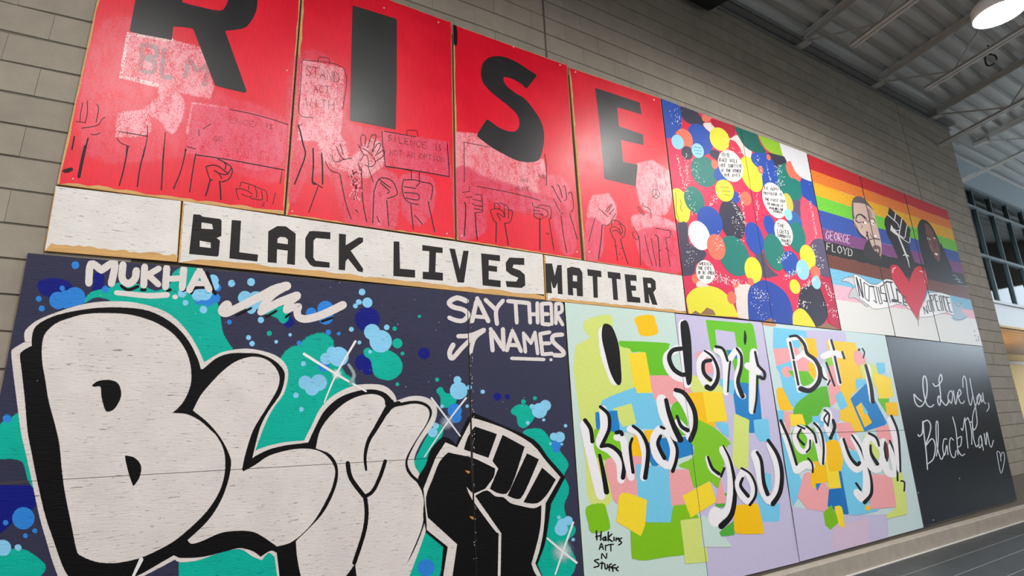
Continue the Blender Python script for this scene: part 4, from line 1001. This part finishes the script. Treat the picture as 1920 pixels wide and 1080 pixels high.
kw('h6: 290,320 235,390 240,510 290,590 350,590 380,470 340,360 290,320', 48); kb('h6: 275,305 340,355 385,455 382,550 335,622 295,610', 16, 46); kb('h6: 325,385 270,400 262,460 280,510 325,550', 32)
kw('h6: 370,295 420,330 450,420 455,660', 46); kw('h6: 480,390 540,300 570,330 575,420 545,540 565,650 600,690', 46); kb('h6: 370,270 430,290 468,390', 26, 20); kb('h6: 490,395 478,500 470,650', 16); kb('h6: 545,285 583,345 582,450 555,570 595,690', 20, 38)
poly('know', 'painted_letter', KBK, 'h6: 612,130 630,190 620,255 605,225'); kw('h6: 690,315 680,500 675,815', 62, 50); kw('h6: 635,430 730,480', 56); kb('h6: 700,315 720,410 735,440 780,490 775,540 740,525', 20, 28); kb('h6: 718,520 712,700 692,825', 18)
kw('h5: 110,70 150,250 205,480 255,670', 66, 80); kw('h5: 270,-60 280,100 240,230 330,290 410,390 425,540', 60); kb('h5: 120,35 168,110 182,215', 34); kb('h5: 250,-78 318,-10 325,100 290,190 258,255! 330,250 410,310 450,400 440,520', 28, 38); kb('h5: 243,330 275,480 302,640', 26, 46)
kw('h5: 385,180 440,200 465,330 510,520', 54); kw('h5: 500,110 580,150 630,330 615,520', 60); kb('h5: 385,140 420,135 432,155', 34); kb('h5: 518,190 500,270 525,475', 22, 28); kb('h5: 525,85 600,150 652,290 628,520', 24, 40)
kw('h5: 750,110 700,190 725,340 830,420 870,300 830,160 750,110', 60); kb('h5: 757,170 735,240 790,355', 28, 36); kb('h5: 760,92 788,105', 24); kb('h5: 848,170 895,270 890,370 860,465', 22, 32)
kw('h4: 765,760 790,900 890,1080', 86, 70); kw('h4: 890,710 960,800 1020,950 1000,1080', 60); kw('h4: 900,950 980,1030', 56); kb('h4: 803,765 830,880 875,1000 925,1100', 34, 52); kb('h4: 895,900 930,985 985,1020', 22, 38); kb('h4: 885,680 960,712 1040,850 1050,990 1010,1100', 36, 44)
kw('h7: 297,350 330,450 405,505', 34); kw('h7: 425,280 490,430 500,640 470,800 360,850', 60, 80); ell('know', 'letter_underpaint', KWH, 'h7: 365,850 58,80', soft=2); kb('h7: 302,345 338,440 395,488', 20, 30); kb('h7: 440,440 412,510', 20); kb('h7: 430,250 492,380 530,600 505,820 415,928', 12, 54)
kw('h7: 600,465 555,560 585,670 650,720 690,620 640,490 600,465', 50); kb('h7: 585,440 660,490 705,590 700,680 655,750', 18, 24); kb('h7: 595,525 577,590 640,675', 22, 32)
kw('h7: 700,320 735,450 765,620 830,720 890,600 885,420 820,240', 72, 50); kb('h7: 715,305 752,380 772,560 805,660', 24, 36); kb('h7: 810,205 890,330 925,480 910,640 850,740', 28, 42)
kw('h8: 130,120 170,300 220,550', 38); kw('h8: 140,110 230,110 272,195 250,240 180,285', 34); kw('h8: 262,250 360,320 380,430 330,510 240,540', 36); kb('h8: 140,145 170,280', 20); kb('h8: 172,305 210,500', 20); kb('h8: 138,95 200,92 260,160 285,238 350,290 392,380 380,480 310,550 230,535', 20, 44)
kw('h8: 410,360 440,440 470,490', 26); kb('h8: 400,355 415,430 448,460 / 445,315 515,510 / 460,500 475,465', 16); kw('h8: 480,130 520,300 558,490', 36); kw('h8: 420,262 500,235 575,255', 50); kb('h8: 487,125 510,205 / 517,265 565,485', 20); kb('h8: 580,225 597,280', 18)
kw('h8: 790,350 835,640', 44); kb('h8: 778,338 820,500 838,645', 24, 36); kb('h8: 750,195 768,230 758,275', 12); ell('know', 'painted_letter', KBK, 'h8: 722,206 11,11')
kw('i1: 95,95 150,260 200,430', 42); kw('i1: 205,430 270,390 310,400', 56); kb('i1: 90,72 150,210 205,390', 22, 18); kb('i1: 288,345 318,385 322,445', 14)
kw('i1: 215,120 190,190 225,280 275,290 300,200 250,130 215,120', 34); kb('i1: 213,108 262,130', 14); kb('i1: 235,135 212,190 258,245', 16); kb('i1: 302,215 300,270 276,300', 14); kw('i1: 290,130 350,230 388,380 400,250 345,100', 32); kb('i1: 278,113 330,165 348,230', 16); kb('i1: 332,90 380,150 400,260 395,385', 16)
kw('i1: 395,60 430,10 440,60 420,110 455,180', 40); kb('i1: 405,-5 440,30 430,110', 14); kb('i1: 430,15 402,60 430,105', 12); kb('i1: 468,68 480,120 450,198', 20, 26)
kw('i1: 535,215 580,360 640,425 680,390', 44); kw('i1: 620,190 700,370 710,560 690,640 640,590', 50); kb('i1: 545,205 590,330 640,390 658,378', 18, 28); kb('i1: 606,178 660,260 698,352', 14); kb('i1: 718,395 745,500 745,600 697,662', 12, 30); kb('i1: 635,525 668,572', 16)
kw('i1: 730,185 700,260 735,390 795,425 830,300 760,200', 46); kb('i1: 728,163 780,195 802,252', 18); kb('i1: 740,250 745,310 790,385', 14, 26); kw('i1: 830,220 850,420 900,460 920,420 885,260', 46); poly('know', 'painted_letter', (96, 44, 40), 'i1: 838,225! 860,240 872,320 862,370! 840,330'); kb('i1: 845,222 838,280 858,365', 10); kb('i1: 878,218 925,340 935,505', 14); kw('i1: 880,65 915,200 948,430', 44, 30); kb('i1: 890,38 935,150 950,300 955,440', 18, 14); kb('i1: 960,508 985,518 983,580', 12)
kb('d3: 632,742 636,808 / 668,748 664,810 / 628,785 668,775 / 700,785 678,800 695,812 702,785 705,812 / 722,750 720,815 / 748,765 722,795 750,820 / 765,790 765,815 / 780,815 782,795 795,805 800,795 805,820 / 822,795 805,810 822,830 800,848', 11)
kb('d3: 655,880 670,835 685,880 / 660,865 682,862 / 700,850 702,888 / 700,855 720,848 / 722,845 760,842 / 740,845 742,892 / 672,950 675,912 705,948 710,910', 10)
kb('d3: 650,955 618,965 645,985 650,1005 615,1015 / 675,975 672,1025 / 660,985 690,985 / 695,990 700,1025 715,1020 715,995 / 745,990 730,1000 730,1040 / 720,1015 750,1010 / 775,995 755,1005 757,1045 / 745,1020 775,1018 / 795,1010 780,1030 795,1040', 11)
poly('know', 'chipped_wood', (200, 150, 110), 'h6: 745,62! 870,72! 880,92 850,100 770,88')

# ================================================================== black board
coat('K1', (18, 22, 30), 'chalkboard', (.003, .003, .012, .003), .7)
def ch(s, w=17): stroke('black', 'chalk_script', (214, 220, 228), s, w * 0.82, fin='flat', n=5)
ch('g1: 465,740 400,690 360,640 350,650 370,760 430,820 490,780 540,650 545,480 520,370 490,380 485,520 510,680 545,790 600,825 645,790', 22)
ch('g1: 635,475 670,515 720,490 770,420 760,345 740,350 725,420 740,560 750,680 735,800 705,740 720,660 770,740 830,800 865,745', 22)
ch('g1: 870,760 860,650 900,580 930,640 910,770 880,720 / 940,580 975,785 1005,610 / 1010,680 1055,620 1030,560 1010,640 1040,750 1080,770 1105,735', 18)
ch('g1: 1085,530 1080,420 1100,360 1130,430 1160,680 1200,800 1230,650 / 1185,390 1225,620 1265,800 1285,930 1295,1080 1250,1170 1225,1080 1235,930 1290,760 1330,620 / 1330,620 1290,690 1320,790 1345,690 1325,630 / 1355,640 1362,750 1385,700 1380,610 1395,740 1430,775 / 1465,760 1475,830 1440,895', 17)
ch('g2: 330,360 350,385 395,330 402,160 420,350 450,600 472,880 / 400,180 470,145 520,220 500,360 440,530 540,420 590,540 560,720 480,795', 22)
ch('g2: 605,680 630,480 630,200 605,170 600,330 620,560 680,730 720,640 / 760,430 720,430 700,560 730,670 760,520 780,660 / 860,440 820,410 800,520 830,670 880,700 900,600 / 850,95 900,300 930,660 / 920,420 980,390 970,520 920,560 980,670 1030,650', 18)
ch('g2: 975,260 1000,290 1030,110 1040,200 1080,565 / 1050,150 1080,110 1130,300 1135,510 / 1110,180 1140,180 1160,400 1200,540 1230,510 / 1270,370 1240,430 1250,560 1290,480 1270,370 1310,600 / 1320,340 1350,520 1360,320 1400,500 1430,545 1460,440', 17)
ch('g2: 1575,760 1560,640 1520,610 1520,680 1575,940 1625,750 1620,640 1590,630 1575,690', 13)
for s in ('p: 1722,924', 'p: 1750,975', 'p: 1799,897'): ell('black', 'screw_head', (190, 194, 198), s + ' 1.1,1.1')
# ================================================================== balloon boards
BAS = (214, 52, 88)
coat('E1', BAS, 'flat', (.004, .002, .01, .004), .7); coat('E2', BAS, 'flat', (.004, .002, .01, .002), .7)
BB, BK, OR, LB, TG, YE, WB_, LR, DR, PU, CRM = (44, 80, 170), (58, 56, 74), (226, 116, 94), (150, 208, 232), (36, 122, 112), (226, 218, 62), (240, 234, 230), (232, 84, 108), (176, 24, 48), (92, 84, 112), (228, 212, 204)
def bp(c, s): poly('ball', 'painted_balloon', c, s, n=3)
def be(c, s, t=18): ell('ball', 'painted_balloon', c, s, tilt=t)
bp(BB, 'e1: 55,15! 270,115! 300,270 290,370 220,400 210,460 105,480!'); bp(BK, 'e1: 265,110! 450,165! 550,300 510,330 380,315 300,250')
be(BB, 'e1: 490,490 135,190', 28); bp(CRM, 'e1: 530,310 640,300! 720,420 820,480 900,440 960,470 1080,630! 1050,720 980,660 900,520 800,480 600,400'); be(OR, 'e1: 320,485 88,125', 22); be(OR, 'e1: 572,243 58,50', 20); bp(DR, 'e1: 615,255! 880,335! 892,400 860,460 800,465 700,390 620,310'); bp((214, 30, 64), 'e1: 292,255! 380,320! 355,390! 285,360!')
bp((22, 98, 88), 'e1: 878,330! 1130,425! 1180,540 1240,640 1130,640 1000,570 900,400'); bp((146, 190, 48), 'e1: 1145,425! 1390,518! 1432,680 1340,665 1230,590 1170,490'); bp((222, 220, 224), 'e1: 1385,520! 1692,628! 1752,968! 1620,910 1500,790 1430,680')
be(BK, 'e1: 350,640 62,78'); bp(BK, 'e1: 640,600 715,630! 690,720 650,700 600,650'); be(LB, 'e1: 243,518 66,86', 25); be(YE, 'e1: 715,485 105,138', 28); bp((214, 44, 74), 'e1: 830,500 930,560 970,660! 920,690 830,610')
be(TG, 'e1: 540,850 140,185', 28); be(LB, 'e1: 468,615 66,86', 25); be(OR, 'e1: 660,770 36,56'); be(BB, 'e1: 740,880 90,90'); be(YE, 'e1: 1070,880 110,215', 24)
bp(BB, 'e1: 1080,650 1200,640 1330,700 1370,860 1360,1080 1220,1090 1180,860 1080,740'); bp(BK, 'e1: 1250,640 1440,680! 1470,760 1400,880 1310,720'); bp(TG, 'e1: 1360,810 1450,750! 1560,940 1640,960! 1650,1100 1380,1100! 1365,900'); be(OR, 'e1: 1545,850 66,130', 30); bp(BB, 'e1: 1630,920! 1752,968! 1772,1090! 1640,1090!'); bp((222, 220, 224), 'e1: 1560,840 1640,920 1752,968! 1700,700! 1500,700!'); be(OR, 'e1: 1265,690 22,36'); be(OR, 'e1: 1175,830 30,45')
be(WB_, 'e1: 838,787 130,188', 24)
be(YE, 'e2: 150,275 105,205', 16); be(TG, 'e2: 310,210 105,162', 24); be(BB, 'e2: 770,180 48,72'); be(OR, 'e2: 890,195 60,82'); be(BK, 'e2: 735,440 135,242', 16); be(YE, 'e2: 650,105 100,128', 24); be(BB, 'e2: 485,450 132,180', 28)
be(TG, 'e2: 1390,110 140,150', 10); bp(BB, 'e2: 1500,0! 1640,0! 1690,300! 1600,260 1530,170'); bp(PU, 'e2: 1290,230 1520,230 1500,400 1400,420'); bp(LR, 'e2: 1530,170! 1690,300! 1762,662! 1640,670 1560,720 1500,300')
be(BB, 'e2: 1160,500 64,125'); be((60, 104, 168), 'e2: 1440,470 80,130'); be(TG, 'e2: 1465,630 95,175', 10); be((200, 190, 84), 'e2: 1365,240 50,112', 18); be(WB_, 'e2: 1210,215 122,212', 22); be(LB, 'e2: 1365,375 42,68', 20); be(WB_, 'e2: 1313,577 95,158', 20)
bp(PU, 'e2: 1640,670 1700,645 1775,655! 1850,1090! 1700,1030 1620,760'); bp((74, 70, 90), 'e2: 120,470! 230,470 250,700 440,790 400,900 330,930 300,1045 185,1062!'); be(WB_, 'e2: 365,610 114,172', 22)
be(TG, 'e2: 760,840 160,240', 24); be(OR, 'e2: 555,740 100,150', 16); bp((84, 78, 100), 'e2: 990,810 1090,800! 1140,950 1260,1060! 1100,1090 1060,1000'); be(BB, 'e2: 985,640 98,188', 16); be(TG, 'e2: 1210,800 112,215', 16); be(BB, 'e2: 1390,920 92,140', 14); be(YE, 'e2: 1585,855 84,145', 16); be(LB, 'e2: 1527,990 72,110', 10); be(OR, 'e2: 1670,1020 54,70', 25)
be(YE, 'e3: 852,280 95,150', 12); be((54, 52, 68), 'e3: 1530,680 165,240', 14); bp((186, 38, 72), 'e3: 1600,380 1725,360! 1845,950! 1700,870 1680,700 1610,500'); bp((44, 74, 164), 'e3: 790,520 830,460 960,390 1100,440 1220,540 1290,700 1312,900! 795,835! 785,700')
bp(CRM, 'e3: 640,470 700,440! 830,440! 790,560 800,835! 680,815!'); bp(YE, 'e3: 102,590 170,500 300,455 450,480 560,560 620,650 690,810! 130,775! 112,690'); be(OR, 'e3: 610,590 52,72', 10); be(OR, 'e3: 200,380 40,55', 10); be(OR, 'e3: 650,452 36,26'); be(OR, 'e3: 825,410 32,46'); be(YE, 'e3: 1320,465 58,85', 18); be(LB, 'e3: 1560,420 50,75', 14); be(LB, 'e3: 1408,280 72,112', 10); bp(YE, 'e3: 1300,770 1370,710 1440,740 1520,850 1560,930! 1298,895!')
be(WB_, 'e3: 315,300 104,135', 12); bp(CRM, 'e3: 210,440 240,400 330,440 350,460 230,470')
TX = (36, 32, 38)
for n_, (s, x0, y0, x1, y1) in enumerate((('ONE', 742, 680, 840, 690), ('RACE WILL', 712, 735, 925, 755), ('NOT SURVIVE', 715, 800, 972, 810), ('IF THE OTHER', 730, 855, 960, 862), ('ONE DIES', 768, 905, 950, 908))):
    text('ball', TX, 'e1', s, x0, y0, x1, y1, 44 - 3*n_, 8)
for n_, (s, x0, y0, x1, y1) in enumerate((('TO ADMIT', 1090, 95, 1290, 108), ('PRIVILEGE IS', 1092, 150, 1300, 165), ('THE FIRST STEP', 1105, 215, 1335, 245), ('TO MAKING IT', 1130, 265, 1310, 295), ('AVAILABLE FOR', 1150, 310, 1310, 335), ('OTHERS', 1200, 350, 1300, 365))):
    text('ball', TX, 'e2', s, x0, y0, x1, y1, 34 - 2*n_, 7)
for s, x0, y0, x1, y1, h in (('THE', 1240, 515, 1335, 530, 46), ('LGBTQ', 1240, 580, 1375, 600, 44), ('COMMUNITY', 1245, 625, 1400, 650, 34), ('THANKS', 1285, 680, 1395, 690, 32), ('YOU', 1325, 715, 1380, 722, 26)):
    text('ball', TX, 'e2', s, x0, y0, x1, y1, h, 7)
for s, x0, y0, x1, y1, h in (('AMERICA', 240, 222, 385, 228, 34), ('THE EYES', 232, 275, 385, 282, 38), ('OF THE WORLD', 235, 325, 415, 330, 36), ('ARE YOU', 250, 375, 375, 382, 36)):
    text('ball', TX, 'e3', s, x0, y0, x1, y1, h, 7)
stroke('ball', 'lettering', (120, 110, 40), 'e2: 95,120 110,220 105,330 140,440 / 150,200 165,260 155,300 175,340 / 600,60 700,70 / 620,110 720,120 / 640,150 710,160', 6); stroke('ball', 'lettering', (70, 110, 150), 'e1: 425,570 510,590 / 430,610 515,620 / 445,645 510,655', 6)
dots = []
def streak(x0, y0, x1, y1, n, sp, r=(.35, 1.0)):
    for _ in range(n):
        t = random.random(); dots.append((x0 + (x1-x0)*t + random.gauss(0, sp), y0 + (y1-y0)*t + random.gauss(0, sp), random.uniform(*r)))
streak(1286, 290, 1288, 345, 70, 2.5); streak(1269, 290, 1282, 352, 50, 1.2); streak(1265, 205, 1275, 240, 30, 6); streak(1300, 300, 1312, 340, 30, 4); streak(1284, 345, 1300, 400, 55, 4); streak(1330, 385, 1350, 360, 50, 3); streak(1386, 360, 1398, 420, 60, 1.0); streak(1372, 378, 1395, 418, 40, 1.0); streak(1418, 365, 1420, 412, 40, 1.5); streak(1380, 400, 1390, 450, 60, 6); streak(1300, 440, 1292, 500, 60, 4); streak(1345, 440, 1350, 470, 25, 4)
streak(1460, 310, 1462, 350, 70, 4); streak(1436, 305, 1445, 342, 30, .6); streak(1418, 290, 1428, 330, 25, 2); streak(1518, 375, 1530, 440, 60, 1.2); streak(1320, 510, 1400, 535, 110, 3, (.35, 1.3)); streak(1335, 525, 1380, 530, 50, 3); streak(1415, 545, 1435, 560, 60, 5); streak(1470, 520, 1500, 505, 90, 2.5, (.4, 1.3)); streak(1500, 545, 1530, 520, 70, 4, (.4, 1.3)); streak(1545, 530, 1562, 560, 30, 4, (.5, 1.6)); streak(1520, 450, 1540, 500, 50, 5); streak(1455, 490, 1480, 478, 40, 3); streak(1500, 565, 1515, 570, 20, 5, (.5, 1.6)); streak(1560, 580, 1566, 590, 25, 4); streak(1410, 560, 1440, 600, 40, 9); streak(1480, 250, 1530, 350, 30, 10); streak(1350, 250, 1380, 300, 30, 8); streak(1540, 570, 1555, 580, 12, 3)
spatter('ball', (240, 236, 236), dots)
for s in ('e3: 150,775 200,735 260,770 330,700 400,730 430,785!', 'e3: 960,860! 1010,835 1060,815 1090,870!', 'e3: 1560,925! 1680,870 1760,915 1830,950!'):
    poly('ball', 'chipped_wood', (150, 112, 84), s, sm=False)

# ================================================================== rainbow boards
LEFT = [(1508, 268), (1518, 317), (1523.5, 341), (1528.5, 366), (1534.5, 393), (1542, 428), (1547.5, 452), (1552, 477), (1556.5, 503), (1562, 533), (1568, 562), (1582, 640)]
RGT = [(1772, 380), (1780.5, 413), (1786, 431), (1791.5, 452), (1797, 473), (1801, 493), (1807, 514), (1812.5, 538), (1819, 562), (1824.5, 582), (1829, 598), (1846, 670)]
CS = [(196, 40, 52), (228, 124, 50), (230, 172, 40), (112, 196, 62), (58, 84, 162), (126, 72, 126), (46, 44, 46), (112, 64, 54), (120, 186, 218), (238, 180, 196), (224, 221, 217)]
for b in MUR['rain']: coat(b, (224, 221, 217), 'flat')
for k, c in enumerate(CS):
    a0, a1, b0, b1 = LEFT[k], LEFT[k+1], RGT[k], RGT[k+1]
    n = 24; top = []; bot = []
    for i in range(n + 1):
        t = -0.03 + 1.08 * i / n
        top.append((a0[0]+(b0[0]-a0[0])*t, a0[1]+(b0[1]-a0[1])*t)); bot.append((a1[0]+(b1[0]-a1[0])*t, a1[1]+(b1[1]-a1[1])*t + random.uniform(-.4, .4)))
    emit('rain', 'rainbow_stripe', [[top[i], top[i+1], bot[i+1], bot[i]] for i in range(n)], c, 'pencil' if k < 10 else 'flat')
def rp(c, s, name='painted_shape', fin='pencil'): poly('rain', name, c, s, fin, n=3)
def rs(c, s, w, w1=None, name='painted_line'): stroke('rain', name, c, s, w, w1, 'flat', n=4)
DK = (58, 48, 50)
# man
SKIN = (206, 178, 166)
rp(SKIN, 'e6: 215,230 240,140 340,95 440,120 600,300 700,430 740,600 780,780 820,930 e5: 735,230 735,320 718,362 640,310 600,200 480,90 430,20 e6: 235,640 205,400', 'portrait_face', 'flat')
rp((98, 90, 92), 'e6: 205,260 240,140 340,95 440,120 540,210 690,410 640,370 540,290 400,250 240,240! 245,450 268,600 225,610 205,400', 'portrait_hair')
rp((176, 146, 138), 'e6: 580,380 620,400 660,560 600,620 560,500', 'portrait_shade', 'flat'); rp((150, 122, 116), 'e6: 440,520 520,560 560,640 600,620 590,700 520,640', 'portrait_shade', 'flat')
rs(DK, 'e6: 295,600 330,520 420,515 500,590', 26, 36); rs(DK, 'e6: 295,640 360,690 440,670', 30, 14); rs(DK, 'e6: 610,610 690,600 740,700', 16); rs(DK, 'e6: 410,740 440,780 410,820', 12)
ell('rain', 'portrait_eye', (240, 236, 230), 'e6: 495,690 48,24', tilt=-30); ell('rain', 'portrait_eye', DK, 'e6: 465,682 16,20'); ell('rain', 'portrait_eye', (240, 236, 230), 'e6: 670,662 42,24', tilt=-30); ell('rain', 'portrait_eye', (240, 236, 230), 'e6: 672,722 40,18', tilt=-30); ell('rain', 'portrait_eye', DK, 'e6: 690,710 12,14'); ell('rain', 'portrait_eye', (250, 246, 244), 'e6: 735,992 30,22')
rs(DK, 'e6: 625,930 640,990 700,1030 720,1060', 16); rs(DK, 'e6: 570,895 540,960 535,1010', 18); rs(DK, 'e6: 560,380 600,480 600,620', 8); rs(DK, 'e6: 235,640 260,720 340,870 400,960 500,1040', 16, 40); rs((176, 130, 118), 'e6: 265,700 310,780 350,850', 22)
rs(DK, 'e5: 570,90 600,200 650,300 710,355', 16, 10); rs(DK, 'e5: 605,175 650,165 715,175', 12); rp((104, 86, 82), 'e5: 640,250 690,240 725,270 720,350 690,330 650,290', 'portrait_beard'); rp(SKIN, 'e5: 655,285 690,280 705,300 690,318 665,305', 'portrait_face', 'flat')
rs((198, 190, 190), 'e5: 725,365 735,400', 10, 4); rp((58, 54, 56), 'e5: 580,180 620,260 720,360 730,420 560,380 530,300', 'portrait_shoulder')
# raised fist
rp((46, 42, 46), 'e6: 1050,345! 1180,470 1330,590 1450,740 1520,870 1500,1030 e5: 1062,60 1060,120 1042,215! 1060,300 1100,400 1110,480 1050,615! 940,540 930,420 870,260 800,120 775,20 e6: 935,760 950,600 1010,500 1030,400', 'fist_shape')
FW = (236, 232, 232)
rs(FW, 'e6: 1000,505 1170,650 1245,730 1265,800', 20, 14); rs(FW, 'e6: 1192,480 1160,645', 24); rs(FW, 'e6: 1330,600 1300,760 1265,960', 22); rs(FW, 'e6: 1450,740 1420,880 1388,1035 1270,965', 20); rs(FW, 'e6: 1150,830 1205,870 1275,858', 18); rp(FW, 'e6: 1085,735! 1110,770 1160,850 1265,960! 1250,1000! 1150,930 1070,860!', 'painted_line', 'flat')
rs(FW, 'e5: 920,125 960,220 1000,320', 14, 18); rs(FW, 'e5: 1000,320 1030,400 1050,490', 18, 5); rs(FW, 'e5: 982,352 1010,345 1040,362', 12); rs(FW, 'e5: 1055,152 1042,212 925,130', 8)
# woman
rp((46, 42, 46), 'e4: 1262,870 1300,790 1370,810 1430,880 1480,980 1520,1080 e5: 1400,200 1460,350 1520,480 1550,600 1560,690! 1250,620! 1215,450 1160,230 1142,50 e4: 1258,950', 'portrait_hair')
rp((118, 78, 70), 'e4: 1340,830 1390,860 1440,940 1470,1010 e5: 1350,150 1385,260 1395,370 1380,425 1340,380 1270,240 1240,130 1230,50', 'portrait_face', 'flat')
rs(DK, 'e5: 1238,132 1262,125 1285,150', 10); rs(DK, 'e5: 1310,120 1340,140', 8); ell('rain', 'portrait_eye', (235, 230, 226), 'e5: 1268,168 20,9', tilt=-25); ell('rain', 'portrait_eye', DK, 'e5: 1268,168 7,9'); ell('rain', 'portrait_eye', (235, 230, 226), 'e5: 1332,162 11,9', tilt=-25)
rs((70, 44, 42), 'e5: 1320,190 1345,260 1320,270', 9); rs((150, 74, 72), 'e5: 1325,330 1352,318 1378,345 1360,368 1335,352', 11); ell('rain', 'portrait_teeth', (246, 242, 238), 'e5: 1352,340 20,11', tilt=-25); rs((150, 104, 94), 'e5: 1285,240 1310,300', 16)
# heart and ribbon
rp((206, 205, 210), 'e7: 215,325! 280,260 370,235 495,240! 505,400 480,440! 400,370 300,330', 'ribbon', 'flat'); rp((196, 196, 202), 'e7: 490,465! 420,540 370,700! 480,700 600,760 780,905! 820,860! 620,710 540,500', 'ribbon', 'flat')
rp((238, 236, 236), 'e7: 490,170! 560,190 680,260 780,340 870,390 1000,400 1100,340 1210,280 1350,300 1430,420 1640,660 1830,1000! 1650,900 1480,845 1350,890 1200,930 940,950 800,850 620,710 540,500 500,300', 'ribbon', 'flat')
rs(DK, 'e7: 490,170 560,190 680,260 780,340 870,390 1000,400 1100,340 1210,280 1350,300 / 1640,660 1830,1000 1650,900 1480,845 1350,890 1200,930 940,950 800,850 620,710 540,500 500,300 490,170 / 490,240 370,235 280,260 215,325 300,330 400,370 480,440 / 490,465 420,540 370,700 480,700 600,760 780,905 820,860', 9)
rp((150, 178, 196), 'e5: 1530,880 1600,890 1650,930 1640,980 1700,1040 1640,1085 1530,1070', 'ribbon', 'flat'); rp((238, 236, 236), 'e5: 1255,775! 1380,768 1500,800! 1550,1030! 1450,1000 1300,1040 1160,1052! 1160,1000 1220,880', 'ribbon', 'flat'); rs(DK, 'e5: 1255,775 1380,768 1500,800 / 1550,1030 1450,1000 1300,1040 1165,1052 / 1560,880 1600,930 1640,880 / 1540,1060 1620,1080 1700,1040', 4.5)
rp((208, 44, 66), 'e5: 836,475 870,455 910,465 960,520 1010,600 1050,665! 1062,600 1100,510 1150,475 1200,490 1240,560 1252,680 1235,800 1190,900 1160,980 1147,1080! 1050,930 950,780 880,660 845,570', 'heart_shape')
rs((64, 30, 40), 'e5: 835,480 870,455 910,465 / 1252,680 1235,800 1190,900 1160,980 1147,1085 1050,930 950,780 880,660 / 1147,1080 1150,1150', 6); rs((244, 190, 200), 'e5: 862,545 865,510 890,492', 12); rs((244, 190, 200), 'e5: 1168,530 1205,545 1225,600 1222,660', 12, 6)
def rl(s, w): rs((52, 48, 60), s, w, name='lettering')
rl('e7: 540,240 620,660 / 630,280 700,690 / 550,260 690,690', 26); rl('e7: 710,350! 740,700! 830,790! 830,430! 710,350!', 17); rl('e7: 850,440 940,452', 32); rl('e7: 920,450! 1000,825! 930,750!', 18); rl('e7: 985,440! 1070,835! 1130,830! 1030,460!', 18); rl('e7: 1150,410! 1080,450! 1100,600! 1200,610! 1230,790! 1160,765!', 24); rl('e7: 1175,370 1240,335', 38); rl('e7: 1210,390 1310,820', 20); rl('e7: 1262,345 1350,355', 36); rl('e7: 1310,370 1400,740', 20); rl('e7: 1365,762 1445,772', 70); rl('e7: 1520,580! 1440,495! 1490,800! 1555,822!', 26); rl('e7: 1590,650! 1605,850! 1680,880! / 1590,650 1668,695 / 1600,770 1662,820', 26)
rl('e8: 370,900 410,1070 / 430,870 480,1060 / 370,900 480,1060', 20); rl('e8: 450,780! 505,1000! 560,1010! 500,760! 450,780!', 20); rl('e8: 520,640 620,1010 / 520,640! 585,650! 600,740! 555,770!', 20); rl('e8: 610,630! 700,975! 745,990! / 620,640 672,640 / 650,780 692,780', 24); rl('e8: 720,660 790,1000 / 720,660! 765,660! 825,1000! / 750,800 792,790', 20); rl('e8: 855,690! 805,660! 870,960! 915,1020!', 26); rl('e8: 880,680! 970,1015! 1020,1030! / 890,690 942,690 / 920,820 962,820', 24)
text('rain', (214, 186, 210), 'e5', 'GEORGE', 110, 165, 395, 222, 92, 9); text('rain', (206, 204, 204), 'e5', 'FLOYD', 118, 292, 425, 372, 84, 9)
rs((168, 184, 196), 'e5: 1535,575 1580,590 1600,640 / 1560,620 1620,630 1600,660 / 1590,650 1650,660', 5)
stroke('rain', 'lettering', (120, 120, 128), 'c4: 1545,315 1550,330 / 1548,350 1555,365 / 1575,360 1580,400 / 1560,385 1565,400', 6)
